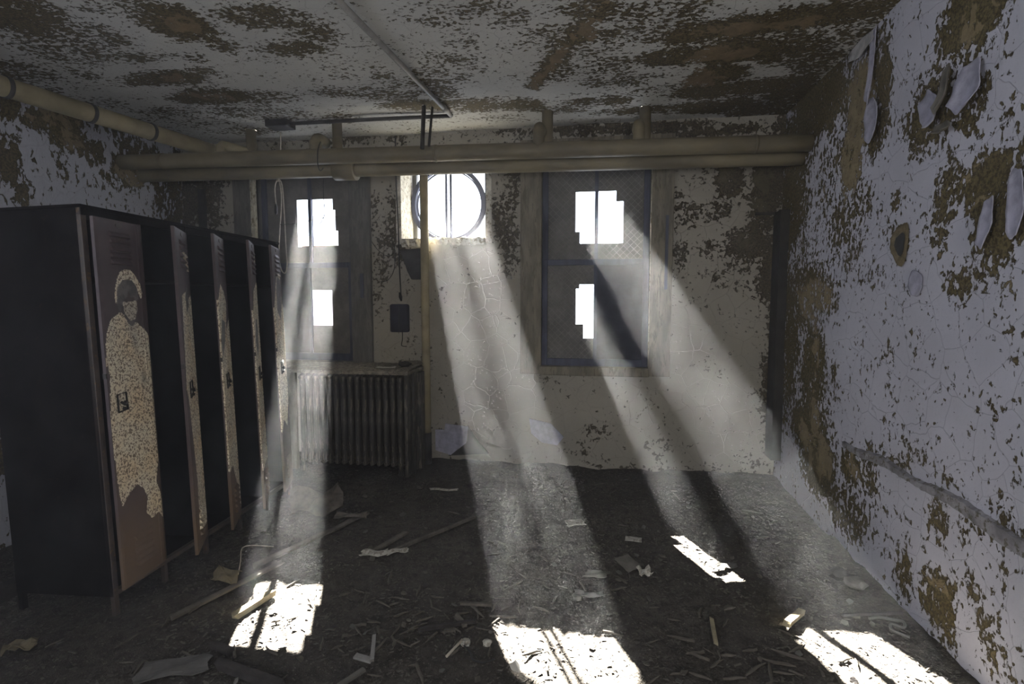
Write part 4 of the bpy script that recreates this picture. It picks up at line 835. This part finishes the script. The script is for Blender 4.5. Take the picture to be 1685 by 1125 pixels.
scatter(sps, 200, sp_l, sp_g, 'splinter', .10); scatter(chs, 200, ch_l, ch_g, 'plaster chip', .3)
N = 15000; V = []; F = []
xx = rng.uniform(-4.0, 1.47, N); yy = 1.2 + 3.48*rng.random(N); h = fheight(xx, yy)
for i in range(N):
    r_ = rng.uniform(.002, .0065); b = len(V); a = rng.uniform(0, 6.28); el = rng.uniform(1, 3.2)
    for k in range(4):
        c_, s_ = math.cos(a), math.sin(a); px_, py_ = ((-1,-1),(1,-1),(1,1),(-1,1))[k]; px_ *= r_*el*rng.uniform(.6,1.1); py_ *= r_*rng.uniform(.5,1)
        V.append((xx[i]+px_*c_-py_*s_, yy[i]+px_*s_+py_*c_, h[i]+rng.uniform(.001, .005)))
    V.append((xx[i], yy[i], h[i]-.004)); F += [(b,b+1,b+2,b+3),(b,b+4,b+1),(b+1,b+4,b+2),(b+2,b+4,b+3),(b+3,b+4,b)]
me = bpy.data.meshes.new('floor_litter'); me.from_pydata(V, [], F); me.update(); me.materials.append(M['crumbs'])
o = bpy.data.objects.new('floor_litter', me); COL.objects.link(o); tag(o, 'fine crumbs and grit of plaster covering the whole dirt floor', 'litter', kind='stuff')

# ------------------------------------------------------------------ haze, light, camera
hz = MB().box(XL+.01, XR-.01, YR+.02, 4.70, -.05, ZC-.012)
t = NT('dusty_air'); c = t.co()
n = t.noise(t.co((1.3, 1, .8)), 3.2, 2, .6, 1.6)
dens = t.math('MULTIPLY', t.n('ShaderNodeMapRange', i_0=n, i_1=.40, i_2=.64, i_3=.22, i_4=2.3).outputs[0], HAZE)
vs_ = t.n('ShaderNodeVolumeScatter', i_Color=(.95,.95,.97,1), i_Density=dens, i_Anisotropy=.35)
t.set(t.out.inputs['Volume'], vs_.outputs[0])
t.m.cycles.volume_step_rate = 1.0 if hasattr(t.m, 'cycles') and hasattr(t.m.cycles, 'volume_step_rate') else 1
o = hz.build('dusty_haze', t.m); tag(o, 'sunlit drifting dust and smoke filling the air of the room', 'haze', kind='stuff')

sd = Vector((-.46, 1.0, .885)).normalized()
sun = bpy.data.lights.new('sun', 'SUN'); sun.energy = SUN; sun.angle = R(.35); sun.color = (1, .965, .90)
so = bpy.data.objects.new('sun', sun); COL.objects.link(so); so.rotation_euler = sd.to_track_quat('Z', 'Y').to_euler()

w = bpy.data.worlds.new('sky'); SC.world = w; w.use_nodes = True; nt = w.node_tree; bg = nt.nodes['Background']
tcw = nt.nodes.new('ShaderNodeTexCoord'); sx = nt.nodes.new('ShaderNodeSeparateXYZ'); nt.links.new(tcw.outputs['Generated'], sx.inputs[0])
rp = nt.nodes.new('ShaderNodeValToRGB'); nt.links.new(sx.outputs[2], rp.inputs[0])
rp.color_ramp.elements[0].position = .0; rp.color_ramp.elements[0].color = (.75,.80,.9,1); rp.color_ramp.elements[1].position = .6; rp.color_ramp.elements[1].color = (.85,.92,1.1,1)
nt.links.new(rp.outputs[0], bg.inputs[0]); bg.inputs[1].default_value = SKY

def area(name, loc, rot, sx_, sy_, e, col):
    l = bpy.data.lights.new(name, 'AREA'); l.shape = 'RECTANGLE'; l.size = sx_; l.size_y = sy_; l.energy = e; l.color = col
    o = bpy.data.objects.new(name, l); COL.objects.link(o); o.location = loc; o.rotation_euler = rot; return o
# fill lamps added at the unseen rear and side openings
area('rear_fill', (.75, YR-.08, 1.6), (R(90), 0, 0), .8, 1.2, REAR, (1.0, .93, .82))
area('side_fill', (XL-.08, -1.0, 1.7), (R(90), 0, R(-90)), 1.0, 1.2, SIDE, (.80, .86, 1.0))

cam = bpy.data.cameras.new('camera'); co_ = bpy.data.objects.new('camera', cam); COL.objects.link(co_); SC.camera = co_
cam.sensor_width = 36; cam.lens = 860/1685*36; cam.clip_start = .02
co_.location = (0, 0, 1.53); co_.rotation_euler = (R(90-4.6), 0, R(9.4))
SC.view_settings.view_transform = 'Standard'; SC.view_settings.look = 'None'; SC.view_settings.gamma = 1
SC.view_settings.use_curve_mapping = False; SC.view_settings.exposure = EXPO
SC.cycles.volume_max_steps = 64
